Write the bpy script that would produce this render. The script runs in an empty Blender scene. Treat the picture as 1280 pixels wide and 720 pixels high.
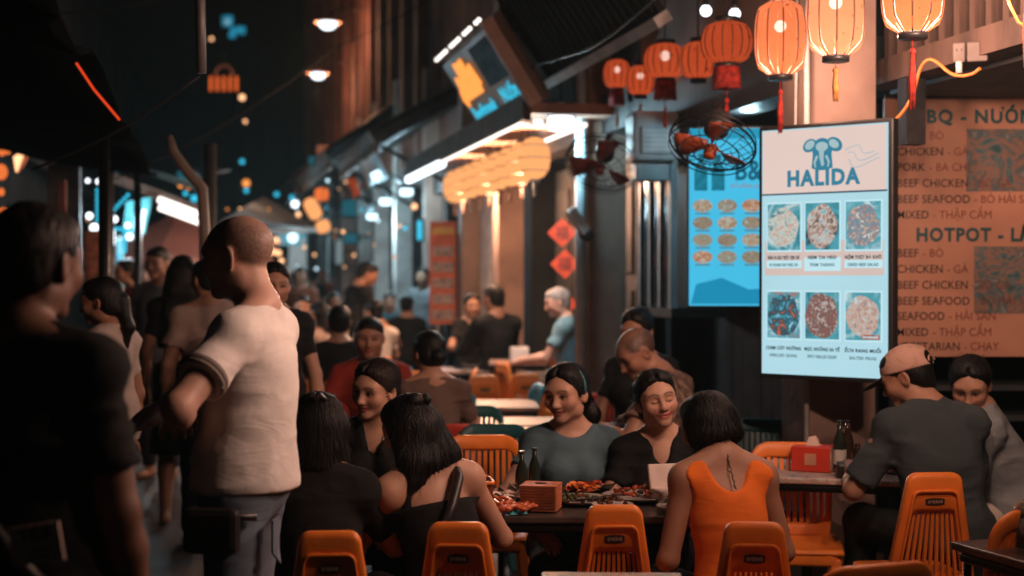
import bpy, bmesh, math, random
import numpy as np
from mathutils import Vector, Matrix
R = math.radians
rng = random.Random(7)

# ------------------------------------------------------------------ camera, sky, sun, exposure
scene = bpy.context.scene
COL = scene.collection
cam_d = bpy.data.cameras.new('camera')
cam = bpy.data.objects.new('camera', cam_d); COL.objects.link(cam)
CAM_H, FPX, HOR = 1.57, 1778.0, 345.0
cam.location = (0, 0, CAM_H)
cam.rotation_euler = (R(90) - math.atan((360 - HOR) / FPX), 0, 0)
cam_d.sensor_width = 36.0
cam_d.lens = 36.0 * FPX / 1280
cam_d.clip_start = 0.05; cam_d.clip_end = 600
cam_d.dof.use_dof = True; cam_d.dof.focus_distance = 5.0; cam_d.dof.aperture_fstop = 1.7; cam_d.dof.aperture_blades = 9
scene.camera = cam

world = bpy.data.worlds.new('World'); scene.world = world; world.use_nodes = True
wn = world.node_tree; wn.nodes.clear()
sky = wn.nodes.new('ShaderNodeTexSky'); sky.sky_type = 'NISHITA'; sky.sun_disc = False
sky.sun_elevation = R(-4.0); sky.sun_rotation = R(200)
bg = wn.nodes.new('ShaderNodeBackground'); bg.inputs['Strength'].default_value = 0.05
wo = wn.nodes.new('ShaderNodeOutputWorld')
wn.links.new(sky.outputs[0], bg.inputs['Color']); wn.links.new(bg.outputs[0], wo.inputs['Surface'])
sun_d = bpy.data.lights.new('sun', 'SUN'); sun_d.energy = 0.004; sun_d.angle = R(10); sun_d.color = (0.6, 0.8, 1.0)
sun = bpy.data.objects.new('sun', sun_d); COL.objects.link(sun); sun.rotation_euler = (R(50), 0, R(20))

scene.view_settings.view_transform = 'Standard'; scene.view_settings.look = 'None'
scene.view_settings.exposure = 0.0; scene.view_settings.gamma = 1.0
scene.view_settings.use_curve_mapping = False
scene.render.engine = 'CYCLES'
cy = scene.cycles
cy.use_denoising = True
try: cy.denoiser = 'OPENIMAGEDENOISE'
except Exception: pass
cy.max_bounces = 6; cy.diffuse_bounces = 3; cy.glossy_bounces = 3; cy.transmission_bounces = 6; cy.transparent_max_bounces = 8
cy.sample_clamp_indirect = 2.0; cy.caustics_reflective = False; cy.caustics_refractive = False
cy.use_light_tree = True

# ------------------------------------------------------------------ place helpers
YAW = R(12.06); SN, CS = math.sin(YAW), math.cos(YAW)
def F(s, a, z=0.0):                       # street frame: s along the street, a across it (right positive)
    return Vector((-SN * s + CS * a, CS * s + SN * a, z))
def pt(px, py, Y):                        # a spot of the photograph at its own distance Y
    return Vector(((px - 640) / FPX * Y, Y, CAM_H - (py - HOR) / FPX * Y))

# ------------------------------------------------------------------ materials
_mats = {}
def mat(name, col, rough=0.6, metal=0.0, var=0.12, scale=8.0, bump=0.0, bscale=60.0, emit=None, es=1.0, spec=0.5, stretch=None, coat=0.0, trans=0.0, col2=None, attr=None, ior=1.45):
    if name in _mats: return _mats[name]
    m = bpy.data.materials.new(name); m.use_nodes = True
    nt = m.node_tree; b = nt.nodes['Principled BSDF']
    L = nt.links.new
    b.inputs['Roughness'].default_value = rough; b.inputs['Metallic'].default_value = metal
    b.inputs['Specular IOR Level'].default_value = spec; b.inputs['IOR'].default_value = ior
    if coat: b.inputs['Coat Weight'].default_value = coat; b.inputs['Coat Roughness'].default_value = 0.2
    if trans: b.inputs['Transmission Weight'].default_value = trans
    tc = nt.nodes.new('ShaderNodeTexCoord'); mp = nt.nodes.new('ShaderNodeMapping')
    if stretch: mp.inputs['Scale'].default_value = stretch
    L(tc.outputs['Object'], mp.inputs['Vector'])
    nz = nt.nodes.new('ShaderNodeTexNoise'); nz.inputs['Scale'].default_value = scale; nz.inputs['Detail'].default_value = 5
    L(mp.outputs[0], nz.inputs['Vector'])
    mx = nt.nodes.new('ShaderNodeMix'); mx.data_type = 'RGBA'
    c = Vector(col[:3]); c2 = Vector(col2[:3]) if col2 else c * (1 - var * 2)
    mr = nt.nodes.new('ShaderNodeMapRange'); mr.inputs['From Min'].default_value = 0.35; mr.inputs['From Max'].default_value = 0.65
    L(nz.outputs['Fac'], mr.inputs['Value']); L(mr.outputs[0], mx.inputs['Factor'])
    mx.inputs['A'].default_value = (*c, 1); mx.inputs['B'].default_value = (*c2, 1)
    out = mx.outputs['Result']
    if attr:
        at = nt.nodes.new('ShaderNodeAttribute'); at.attribute_name = attr
        mm = nt.nodes.new('ShaderNodeMix'); mm.data_type = 'RGBA'; mm.blend_type = 'MULTIPLY'; mm.inputs['Factor'].default_value = 1
        L(at.outputs['Color'], mm.inputs['A']); L(out, mm.inputs['B']); out = mm.outputs['Result']
    L(out, b.inputs['Base Color'])
    rr = nt.nodes.new('ShaderNodeMapRange'); rr.inputs['To Min'].default_value = max(0.02, rough - 0.1); rr.inputs['To Max'].default_value = min(1, rough + 0.12)
    L(nz.outputs['Fac'], rr.inputs['Value']); L(rr.outputs[0], b.inputs['Roughness'])
    if bump:
        n2 = nt.nodes.new('ShaderNodeTexNoise'); n2.inputs['Scale'].default_value = bscale; n2.inputs['Detail'].default_value = 4
        L(mp.outputs[0], n2.inputs['Vector'])
        bp = nt.nodes.new('ShaderNodeBump'); bp.inputs['Strength'].default_value = bump; bp.inputs['Distance'].default_value = 0.01
        L(n2.outputs['Fac'], bp.inputs['Height']); L(bp.outputs[0], b.inputs['Normal'])
    if emit:
        b.inputs['Emission Color'].default_value = (*emit[:3], 1); b.inputs['Emission Strength'].default_value = es
    _mats[name] = m
    return m

def glow(name, col, es, var=0.06, scale=6.0):
    """a lamp, tube or lit print: emission with a slightly uneven tone"""
    if name in _mats: return _mats[name]
    m = bpy.data.materials.new(name); m.use_nodes = True; nt = m.node_tree; nt.nodes.clear()
    tc = nt.nodes.new('ShaderNodeTexCoord'); nz = nt.nodes.new('ShaderNodeTexNoise'); nz.inputs['Scale'].default_value = scale
    mx = nt.nodes.new('ShaderNodeMix'); mx.data_type = 'RGBA'
    mx.inputs['A'].default_value = (*col, 1); mx.inputs['B'].default_value = (*[c * (1 - var * 3) for c in col], 1)
    e = nt.nodes.new('ShaderNodeEmission'); e.inputs['Strength'].default_value = es
    o = nt.nodes.new('ShaderNodeOutputMaterial')
    nt.links.new(tc.outputs['Object'], nz.inputs['Vector']); nt.links.new(nz.outputs['Fac'], mx.inputs['Factor'])
    nt.links.new(mx.outputs['Result'], e.inputs['Color']); nt.links.new(e.outputs[0], o.inputs['Surface'])
    _mats[name] = m; return m

# ------------------------------------------------------------------ objects
def tag(o, label=None, cat=None, group=None, kind=None):
    if label: o['label'] = label
    if cat: o['category'] = cat
    if group: o['group'] = group
    if kind: o['kind'] = kind
    return o
def empty(name, loc=(0, 0, 0), rz=0.0, label=None, cat=None, group=None):
    o = bpy.data.objects.new(name, None); COL.objects.link(o)
    o.location = loc; o.rotation_euler = (0, 0, rz); o.empty_display_size = 0.1
    return tag(o, label, cat, group)
def copy_tree(o, parent=None):
    kids = list(o.children)
    c = o.copy(); COL.objects.link(c); c.parent = parent
    for k in kids: copy_tree(k, c)
    return c
def link_mesh(name, me, m=None, parent=None):
    o = bpy.data.objects.new(name, me); COL.objects.link(o)
    if m: 
        for mm in (m if isinstance(m, (list, tuple)) else [m]): me.materials.append(mm)
    if parent: o.parent = parent
    return o

class MB:
    """collects shapes for one mesh object"""
    def __init__(self): self.v = []; self.f = []; self.sm = []; self.mi = []; self.cm = 0
    def add(self, vs, fs, smooth=False):
        n = len(self.v); self.v += [tuple(p) for p in vs]
        for f in fs: self.f.append([i + n for i in f]); self.sm.append(smooth); self.mi.append(self.cm)
        return self
    def hexa(self, p):      # 8 points: bottom 4 (ccw), top 4
        return self.add(p, [(3, 2, 1, 0), (4, 5, 6, 7), (0, 1, 5, 4), (1, 2, 6, 5), (2, 3, 7, 6), (3, 0, 4, 7)])
    def box(self, c, d, M=None, bev=0.0):
        c = Vector(c); hx, hy, hz = d[0] / 2, d[1] / 2, d[2] / 2
        if bev <= 0:
            P = [Vector((x, y, z)) for z in (-hz, hz) for x, y in ((-hx, -hy), (hx, -hy), (hx, hy), (-hx, hy))]
            P = [(M @ p if M else p) + c for p in P]
            return self.hexa(P)
        bev = min(bev, hx * .9, hy * .9, hz * .9)
        bm = bmesh.new(); bmesh.ops.create_cube(bm, size=1)
        for v in bm.verts: v.co = Vector((v.co.x * 2 * hx, v.co.y * 2 * hy, v.co.z * 2 * hz))
        bmesh.ops.bevel(bm, geom=bm.edges[:], offset=bev, segments=2, affect='EDGES', profile=0.5)
        bm.verts.index_update()
        vs = [(M @ v.co if M else v.co.copy()) + c for v in bm.verts]; fs = [[v.index for v in f.verts] for f in bm.faces]
        bm.free(); return self.add(vs, fs)
    def fbox(self, s0, s1, a0, a1, z0, z1):     # a box in the street frame
        return self.hexa([F(s0, a0, z0), F(s0, a1, z0), F(s1, a1, z0), F(s1, a0, z0), F(s0, a0, z1), F(s0, a1, z1), F(s1, a1, z1), F(s1, a0, z1)])
    def tube(self, pts, r, n=8, close=True):
        pts = [Vector(p) for p in pts]; rs = r if isinstance(r, (list, tuple)) else [r] * len(pts)
        vs = []; up = None
        for i, p in enumerate(pts):
            d = (pts[min(i + 1, len(pts) - 1)] - pts[max(i - 1, 0)]).normalized()
            if up is None: up = d.orthogonal().normalized()
            u = (up - d * up.dot(d)).normalized(); up = u; w = d.cross(u)
            for k in range(n):
                t = 2 * math.pi * k / n; vs.append(p + (u * math.cos(t) + w * math.sin(t)) * rs[i])
        fs = [(i * n + k, i * n + (k + 1) % n, (i + 1) * n + (k + 1) % n, (i + 1) * n + k) for i in range(len(pts) - 1) for k in range(n)]
        self.add(vs, fs, True)
        if close:
            m = len(self.v) - len(vs)
            for ring in (range(n - 1, -1, -1), range((len(pts) - 1) * n, len(pts) * n)):
                self.f.append([m + k for k in ring]); self.sm.append(False); self.mi.append(self.cm)
        return self
    def lathe(self, prof, c=(0, 0, 0), n=20, M=None, smooth=True, caps=True):
        c = Vector(c); vs = []
        for r, z in prof:
            for k in range(n):
                t = 2 * math.pi * k / n; p = Vector((r * math.cos(t), r * math.sin(t), z)); vs.append((M @ p if M else p) + c)
        fs = [(i * n + k, i * n + (k + 1) % n, (i + 1) * n + (k + 1) % n, (i + 1) * n + k) for i in range(len(prof) - 1) for k in range(n)]
        self.add(vs, fs, smooth)
        if caps:
            m = len(self.v) - len(vs)
            for ring in (range(n - 1, -1, -1), range((len(prof) - 1) * n, len(prof) * n)):
                self.f.append([m + k for k in ring]); self.sm.append(False); self.mi.append(self.cm)
        return self
    def ball(self, c, r, n=12, M=None):
        rr = r if isinstance(r, (tuple, list, Vector)) else (r, r, r)
        h = n // 2; prof = [(max(1e-4, math.sin(math.pi * i / h)), -math.cos(math.pi * i / h)) for i in range(h + 1)]
        S = Matrix.Diagonal(rr); return self.lathe(prof, c, n, (M @ S) if M else S, True, False)
    def ring(self, outer, inner, th, fn):
        """closed frame between two loops of equal length with a rounded section; fn(x, z, n) -> point"""
        prof = [(0, -.55), (0, .55), (.14, 1), (.86, 1), (1, .55), (1, -.55), (.86, -1), (.14, -1)]
        n = len(outer); k = len(prof); vs = []
        for (ox, oz), (ix, iz) in zip(outer, inner):
            for t, h in prof: vs.append(fn(ox + (ix - ox) * t, oz + (iz - oz) * t, h * th / 2))
        fs = [(i * k + j, i * k + (j + 1) % k, ((i + 1) % n) * k + (j + 1) % k, ((i + 1) % n) * k + j) for i in range(n) for j in range(k)]
        return self.add(vs, fs, True)
    def plate(self, loop, th, fn):
        n = len(loop); vs = [fn(x, z, th / 2) for x, z in loop] + [fn(x, z, -th / 2) for x, z in loop]
        return self.add(vs, [list(range(n)), list(range(2 * n - 1, n - 1, -1))] + [(i, n + i, n + (i + 1) % n, (i + 1) % n) for i in range(n)])
    def mesh(self, name):
        me = bpy.data.meshes.new(name); me.from_pydata(self.v, [], self.f); 
        me.polygons.foreach_set('use_smooth', self.sm); me.polygons.foreach_set('material_index', self.mi); 
        bm = bmesh.new(); bm.from_mesh(me); bmesh.ops.recalc_face_normals(bm, faces=bm.faces[:]); bm.to_mesh(me); bm.free()
        me.update(); return me
    def build(self, name, m, parent=None):
        return link_mesh(name, self.mesh(name), m, parent)

def rtrap(wt, wb, zt, zb, r, n=5):
    """rounded trapezoid loop"""
    cs = [(wt / 2, zt), (-wt / 2, zt), (-wb / 2, zb), (wb / 2, zb)]; out = []
    dirs = [(0, 90), (90, 180), (180, 270), (270, 360)]
    for (cx, cz), (a0, a1) in zip(cs, dirs):
        sx = 1 if cx > 0 else -1; sz = 1 if cz == zt else -1
        for i in range(n):
            a = R(a0 + (a1 - a0) * i / (n - 1)); out.append((cx - sx * r + r * math.cos(a), cz - sz * r + r * math.sin(a)))
    return out

def text(s, size, m, parent, M, bold=0.0, align='LEFT', squeeze=1.0, name='lettering', ext=0.0008):
    cu = bpy.data.curves.new('t', 'FONT'); cu.body = s; cu.size = size; cu.align_x = align; cu.offset = bold; cu.extrude = ext; cu.space_character = 1.0 + bold * 3.6 / max(size, .02); cu.resolution_u = 3
    o = bpy.data.objects.new('t', cu); COL.objects.link(o)
    dg = bpy.context.evaluated_depsgraph_get()
    me = bpy.data.meshes.new_from_object(o.evaluated_get(dg)); bpy.data.objects.remove(o); bpy.data.curves.remove(cu)
    me.materials.clear()
    t = link_mesh(name, me, m, parent); t.matrix_local = M @ Matrix.Diagonal((squeeze, 1, 1, 1)); return t
# ------------------------------------------------------------------ organic surfaces (bodies, clothes, hair)
def V(*a): return np.array(a, float)
def rot(yaw=0, pitch=0, roll=0):          # degrees; pitch leans forward (+Y), roll leans to the figure's right (+X)
    y, p, r = R(yaw), R(pitch), R(roll)
    Rz = np.array([[math.cos(y), -math.sin(y), 0], [math.sin(y), math.cos(y), 0], [0, 0, 1]])
    Rx = np.array([[1, 0, 0], [0, math.cos(-p), -math.sin(-p)], [0, math.sin(-p), math.cos(-p)]])
    Ry = np.array([[math.cos(r), 0, math.sin(r)], [0, 1, 0], [-math.sin(r), 0, math.cos(r)]])
    return Rz @ Rx @ Ry
I3 = np.eye(3)
def rc(a, b, ra, rb=None, k=.02, op='+', cap=None): return dict(t='rc', a=V(*a), b=V(*b), ra=ra, rb=ra if rb is None else rb, k=k, op=op, cap=cap)
def el(c, r, M=I3, k=.02, op='+'): return dict(t='el', c=V(*c), r=V(*r), M=M, k=k, op=op)
def hs(c, n, k=.004): return dict(t='hs', c=V(*c), n=V(*n) / np.linalg.norm(n), k=k, op='-')    # cuts away the side n points to
_lat = np.random.RandomState(3).rand(32, 32, 32).astype(np.float32)
def vnoise(p):
    i = np.floor(p).astype(int); f = p - i; f = f * f * (3 - 2 * f); i0 = i & 31; i1 = (i + 1) & 31
    g = lambda a, b, c: _lat[a[:, 0], b[:, 1], c[:, 2]]
    x, y, z = f.T
    c00 = g(i0, i0, i0) * (1 - x) + g(i1, i0, i0) * x; c10 = g(i0, i1, i0) * (1 - x) + g(i1, i1, i0) * x
    c01 = g(i0, i0, i1) * (1 - x) + g(i1, i0, i1) * x; c11 = g(i0, i1, i1) * (1 - x) + g(i1, i1, i1) * x
    return ((c00 * (1 - y) + c10 * y) * (1 - z) + (c01 * (1 - y) + c11 * y) * z) * 2 - 1
def _axis(lo, hi, ints, res, fine):
    out = [lo]
    while out[-1] < hi:
        x = out[-1]; st = res
        for a, b in ints:
            if a <= x < b: st = min(st, fine)
            elif x < a < x + st: st = max(fine, a - x)
        out.append(x + st)
    return np.array(out)
def sdf_mesh(name, prims, res=.012, fine=.004, boxes=(), noise=None, color=None):
    lo = V(9, 9, 9); hi = -lo
    for p in prims:
        if p['op'] != '+': continue
        if p['t'] == 'rc':
            r = max(p['ra'], p['rb']); a = np.minimum(p['a'], p['b']) - r; b = np.maximum(p['a'], p['b']) + r
        else: a = p['c'] - np.abs(p['M']) @ p['r']; b = p['c'] + np.abs(p['M']) @ p['r']
        p['bb'] = (a, b); lo = np.minimum(lo, a); hi = np.maximum(hi, b)
    lo = lo - .03; hi = hi + .03
    ax = [_axis(lo[d], hi[d], [(b[0][d], b[1][d]) for b in boxes], res, fine) for d in range(3)]
    f = np.full([len(a) for a in ax], 1.0, np.float32)
    for p in prims:
        k = p['k']
        if p['t'] == 'hs': sl = [slice(None)] * 3
        else:
            if 'bb' not in p:
                if p['t'] == 'rc':
                    r = max(p['ra'], p['rb']); p['bb'] = (np.minimum(p['a'], p['b']) - r, np.maximum(p['a'], p['b']) + r)
                else: e = np.abs(p['M']) @ p['r']; p['bb'] = (p['c'] - e, p['c'] + e)
            pad = k + 2.2 * res + .01
            sl = [slice(max(0, np.searchsorted(ax[d], p['bb'][0][d] - pad) - 1), np.searchsorted(ax[d], p['bb'][1][d] + pad) + 1) for d in range(3)]
        sub = f[tuple(sl)]
        if sub.size == 0: continue
        X, Y, Z = (ax[d][sl[d]].astype(np.float32) for d in range(3))
        X = X[:, None, None]; Y = Y[None, :, None]; Z = Z[None, None, :]
        if p['t'] == 'rc':
            a, ba = p['a'], p['b'] - p['a']; bb = max(1e-9, ba @ ba)
            pa = (X - a[0], Y - a[1], Z - a[2]); t = (pa[0] * ba[0] + pa[1] * ba[1] + pa[2] * ba[2]) / bb
            tc = np.clip(t, 0, 1)
            d = np.sqrt((pa[0] - ba[0] * tc) ** 2 + (pa[1] - ba[1] * tc) ** 2 + (pa[2] - ba[2] * tc) ** 2) - (p['ra'] + (p['rb'] - p['ra']) * tc)
            if p['cap'] is not None: d = np.maximum(d, (t - p['cap']) * math.sqrt(bb))
        elif p['t'] == 'el':
            M = p['M'].T; c = p['c']; q = (X - c[0], Y - c[1], Z - c[2]); r = p['r']
            u = [M[i, 0] * q[0] + M[i, 1] * q[1] + M[i, 2] * q[2] for i in range(3)]
            k0 = np.sqrt(sum((u[i] / r[i]) ** 2 for i in range(3))); k1 = np.sqrt(sum((u[i] / r[i] ** 2) ** 2 for i in range(3))) + 1e-9
            d = k0 * (k0 - 1) / k1
        else:
            n, c = p['n'], p['c']; d = -((X - c[0]) * n[0] + (Y - c[1]) * n[1] + (Z - c[2]) * n[2])
        if p['op'] == '+':
            h = np.clip(.5 + .5 * (d - sub) / k, 0, 1); f[tuple(sl)] = d * (1 - h) + sub * h - k * h * (1 - h)
        else:
            h = np.clip(.5 - .5 * (d + sub) / k, 0, 1); f[tuple(sl)] = sub * (1 - h) - d * h + k * h * (1 - h)
    if noise:
        m = np.argwhere(np.abs(f) < .035); P = np.stack([ax[d][m[:, d]] for d in range(3)], 1)
        f[m[:, 0], m[:, 1], m[:, 2]] += noise(P).astype(np.float32)
    for d in range(3):
        s = [slice(None)] * 3; s[d] = [0, -1]; f[tuple(s)] = 1.0
    # surface nets
    s = f < 0
    cnt = sum(s[i:s.shape[0] - 1 + i, j:s.shape[1] - 1 + j, k:s.shape[2] - 1 + k].astype(np.int8) for i in (0, 1) for j in (0, 1) for k in (0, 1))
    act = (cnt > 0) & (cnt < 8); idx = np.argwhere(act)
    if len(idx) == 0: return None
    acc = np.zeros((len(idx), 3)); num = np.zeros(len(idx))
    offs = [(i, j, k) for i in (0, 1) for j in (0, 1) for k in (0, 1)]
    cv = {o: f[idx[:, 0] + o[0], idx[:, 1] + o[1], idx[:, 2] + o[2]] for o in offs}
    cp = {o: np.stack([ax[d][idx[:, d] + o[d]] for d in range(3)], 1) for o in offs}
    for a in offs:
        for d in range(3):
            if a[d]: continue
            b = list(a); b[d] = 1; b = tuple(b)
            x = (cv[a] < 0) != (cv[b] < 0)
            t = np.where(x, cv[a] / np.where(x, cv[a] - cv[b], 1), 0)[:, None]
            acc += np.where(x[:, None], cp[a] + t * (cp[b] - cp[a]), 0); num += x
    vp = acc / num[:, None]
    vid = np.full(act.shape, -1, np.int64); vid[act] = np.arange(len(idx))
    quads = []
    for d in range(3):
        e1, e2 = (d + 1) % 3, (d + 2) % 3
        lo_ = [slice(None)] * 3; hi_ = [slice(None)] * 3; lo_[d] = slice(0, -1); hi_[d] = slice(1, None)
        ch = s[tuple(lo_)] != s[tuple(hi_)]
        E = np.argwhere(ch); E = E[(E[:, e1] > 0) & (E[:, e2] > 0) & (E[:, e1] < act.shape[e1]) & (E[:, e2] < act.shape[e2])]
        q = []
        for o1, o2 in ((-1, -1), (0, -1), (0, 0), (-1, 0)):
            c = E.copy(); c[:, e1] += o1; c[:, e2] += o2; q.append(vid[c[:, 0], c[:, 1], c[:, 2]])
        q = np.stack(q, 1); ins = s[E[:, 0], E[:, 1], E[:, 2]]
        q[~ins] = q[~ins][:, ::-1]; quads.append(q)
    q = np.concatenate(quads); q = q[(q >= 0).all(1)]
    me = bpy.data.meshes.new(name)
    me.vertices.add(len(vp)); me.vertices.foreach_set('co', vp.astype(np.float32).ravel())
    me.loops.add(q.size); me.loops.foreach_set('vertex_index', q.ravel().astype(np.int32))
    me.polygons.add(len(q)); me.polygons.foreach_set('loop_start', np.arange(0, q.size, 4, dtype=np.int32))
    me.polygons.foreach_set('loop_total', np.full(len(q), 4, np.int32))
    me.polygons.foreach_set('use_smooth', np.ones(len(q), bool))
    me.update(); me.validate()
    if color is not None:
        at = me.color_attributes.new('tone', 'FLOAT_COLOR', 'POINT'); c = color(vp)
        at.data.foreach_set('color', np.concatenate([c, np.ones((len(c), 1))], 1).astype(np.float32).ravel())
    return me

# ------------------------------------------------------------------ people
SKIN = mat('skin', (1, .97, .95), .48, var=.05, scale=14, bump=.12, bscale=220, attr='tone', spec=.4)
TONES = dict(light=(.46, .27, .19), mid=(.38, .21, .14), tan=(.30, .155, .10), pink=(.50, .31, .245), deep=(.15, .08, .055))  # deep: skin darkened to keep one figure in shade
def hair_mat(name, c): return mat(name, c, .52, var=.25, scale=30, bump=.45, bscale=160, stretch=(1, 1, .10), spec=.28)
HAIR = dict(black=hair_mat('hair_black', (.006, .005, .005)), brown=hair_mat('hair_brown', (.016, .009, .007)), grey=hair_mat('hair_grey', (.30, .29, .29)))
def cloth(name, c, var=.10, **kw):
    if 'cloth_' + name in _mats: return _mats['cloth_' + name]
    if name == 'pattern': kw.update(col2=(.22, .14, .10))
    m = mat('cloth_' + name, c, .85, var=var, scale=30 if name == 'pattern' else 6, bump=.3, bscale=420, spec=.2, **kw)
    nt = m.node_tree; b = nt.nodes['Principled BSDF']; L = nt.links.new            # small creases on top of the modelled folds
    tc = nt.nodes.new('ShaderNodeTexCoord'); mp = nt.nodes.new('ShaderNodeMapping'); mp.inputs['Rotation'].default_value = (.3, .5, .2); mp.inputs['Scale'].default_value = (1, 1, 2.6); L(tc.outputs['Object'], mp.inputs[0])
    n = nt.nodes.new('ShaderNodeTexNoise'); n.inputs['Scale'].default_value = 5.5; n.inputs['Detail'].default_value = 2; n.inputs['Distortion'].default_value = 1.0; L(mp.outputs[0], n.inputs['Vector'])
    a = nt.nodes.new('ShaderNodeMath'); a.operation = 'SUBTRACT'; a.inputs[1].default_value = .5; L(n.outputs['Fac'], a.inputs[0]); a2 = nt.nodes.new('ShaderNodeMath'); a2.operation = 'ABSOLUTE'; L(a.outputs[0], a2.inputs[0])
    bp = nt.nodes.new('ShaderNodeBump'); bp.inputs['Strength'].default_value = .2; bp.inputs['Distance'].default_value = .03; L(a2.outputs[0], bp.inputs['Height'])
    old = b.inputs['Normal'].links[0].from_node; L(bp.outputs[0], old.inputs['Normal'])
    return m

def hand_prims(W, d, n, side, curl, s=1.0):
    """palm, four fingers of unequal length and a thumb; d finger direction, n back-of-hand normal"""
    d = d / np.linalg.norm(d); n = n - d * (n @ d); n = n / np.linalg.norm(n); l = np.cross(d, n) * side
    M = np.stack([l, n, d], 1); out = [el(W + d * .048 * s, V(.041, .018, .055) * s, M, .015), rc(W, W + d * .03 * s, .026 * s, .026 * s, .02)]
    for i, (ln, wd) in enumerate(((.070, .0088), (.080, .0092), (.075, .0088), (.058, .0078))):
        b = W + d * (.088 - (.004 if i in (0, 3) else 0)) * s + l * (1.5 - i) * .0205 * s
        c1 = R(curl * .5); d1 = d * math.cos(c1) - n * math.sin(c1); c2 = R(curl * 1.3); d2 = d * math.cos(c2) - n * math.sin(c2); c3 = R(curl * 2.0); d3 = d * math.cos(c3) - n * math.sin(c3)
        j = b + d1 * ln * .5 * s; t = j + d2 * ln * .32 * s; u = t + d3 * ln * .22 * s
        out += [rc(b - d * .02 * s, j, wd * s * 1.05, wd * s, .004), rc(j, t, wd * s, wd * .92 * s, .004), rc(t, u, wd * .92 * s, wd * .8 * s, .004)]
    b = W + d * .022 * s + l * .030 * s; j = b + (d * .62 + l * .62 - n * .3) * .042 * s; t = j + (d * .9 + l * .25 - n * .35) * .034 * s
    out += [rc(b, j, .0145 * s, .0105 * s, .012), rc(j, t, .0105 * s, .0085 * s, .004)]
    return out

def face_color(H, Rh, hsc, tone, lips, closed, buzz, smile):
    base = V(*tone)
    def fn(p):
        q = (p - H) @ Rh / hsc; x, y, z = np.abs(q[:, 0]), q[:, 1], q[:, 2]
        c = np.tile(base, (len(p), 1))
        def mixc(m, col):
            m = np.clip(m, 0, 1)[:, None]; c[:] = c * (1 - m) + V(*col) * m
        near = (np.abs(q) < .16).all(1)
        front = (y > .045) & near
        mixc(front * np.exp(-(((x - .042) / .022) ** 2 + ((z + .022) / .02) ** 2)) * .35, base * V(1.15, .78, .75))
        mixc(near * np.exp(-((x - .082) / .015) ** 2 - (z / .04) ** 2) * .3, base * V(1.1, .8, .75))
        mixc(front * np.clip(1.3 - np.sqrt((x / (.027 + .006 * smile)) ** 2 + ((z + .0605 - smile * x * x * 7) / (.0115 - .002 * smile)) ** 2), 0, 1) * 3 * (x < .036), lips)
        mixc(front * np.clip(1 - np.abs(z + .0605 - x * x * (2.2 + 7 * smile)) / .0028, 0, 1) * (x < .027 + .006 * smile), base * .2)
        if smile: mixc(front * np.exp(-((x - .036 - .25 * np.clip(-.03 - z, -.02, .03)) / .004) ** 2) * (z < -.025) * (z > -.062) * .45 * smile, base * .45)
        mot = vnoise(q * 60) * .5 + vnoise(q * 150 + 7) * .5; c[:] = c * (1 + .09 * mot[:, None] * near[:, None])
        bz = .0275 + .006 * np.sin(np.clip((x - .012) / .042, 0, 1) * 3.14)
        mixc(front * np.clip(1.4 - np.abs(z - bz) / .0036, 0, 1) * (x > .011) * (x < .054) * .85, (.02, .014, .012))
        ex = (x - .031) / .0165; up = .0045 + .0064 * (1 - ex ** 2); dn = .0045 - .0042 * (1 - ex ** 2)
        if closed:
            ly = .001 - .0045 * (1 - ex ** 2)
            mixc(front * (np.abs(ex) < 1.15) * np.clip(1.3 - np.abs(z - ly) / .0026, 0, 1), (.012, .009, .009))
        else:
            inside = front * (np.abs(ex) < 1) * (z < up) * (z > dn)
            mixc(inside * 1.0, (.24, .20, .18)); mixc(inside * np.clip(1.5 - np.sqrt((x - .031) ** 2 + (z - .005) ** 2) / .0065, 0, 1), (.012, .008, .007))
            mixc(front * (np.abs(ex) < 1.12) * np.clip(1.4 - np.abs(z - up) / .0028, 0, 1), (.014, .010, .010))
            mixc(front * (np.abs(ex) < 1.0) * np.clip(1.0 - np.abs(z - dn) / .002, 0, 1) * .6, base * .4)
        mixc(near * (y > .08) * np.clip(1.2 - np.sqrt((x - .008) ** 2 + (z + .0385) ** 2) / .0045, 0, 1), base * .25)
        if buzz is not None:
            yl = .062 - 1.6 * np.clip(.045 - z, 0, .1) + .01
            m = near * (z > -.045 - .03 * (y < 0)) * np.clip((yl - y) / .022, 0, 1) * np.clip((z + .055) / .03, 0, 1) * (1 - np.exp(-((x - .083) / .014) ** 2 - ((y - .0) / .03) ** 2 - (z / .04) ** 2) * 1.2).clip(0, 1)
            mixc(m * buzz[1] * (1 + .5 * vnoise(q * 330)) * (1 - .45 * np.exp(-((z - .11) / .03) ** 2)), buzz[0])
        return c
    return fn

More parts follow.
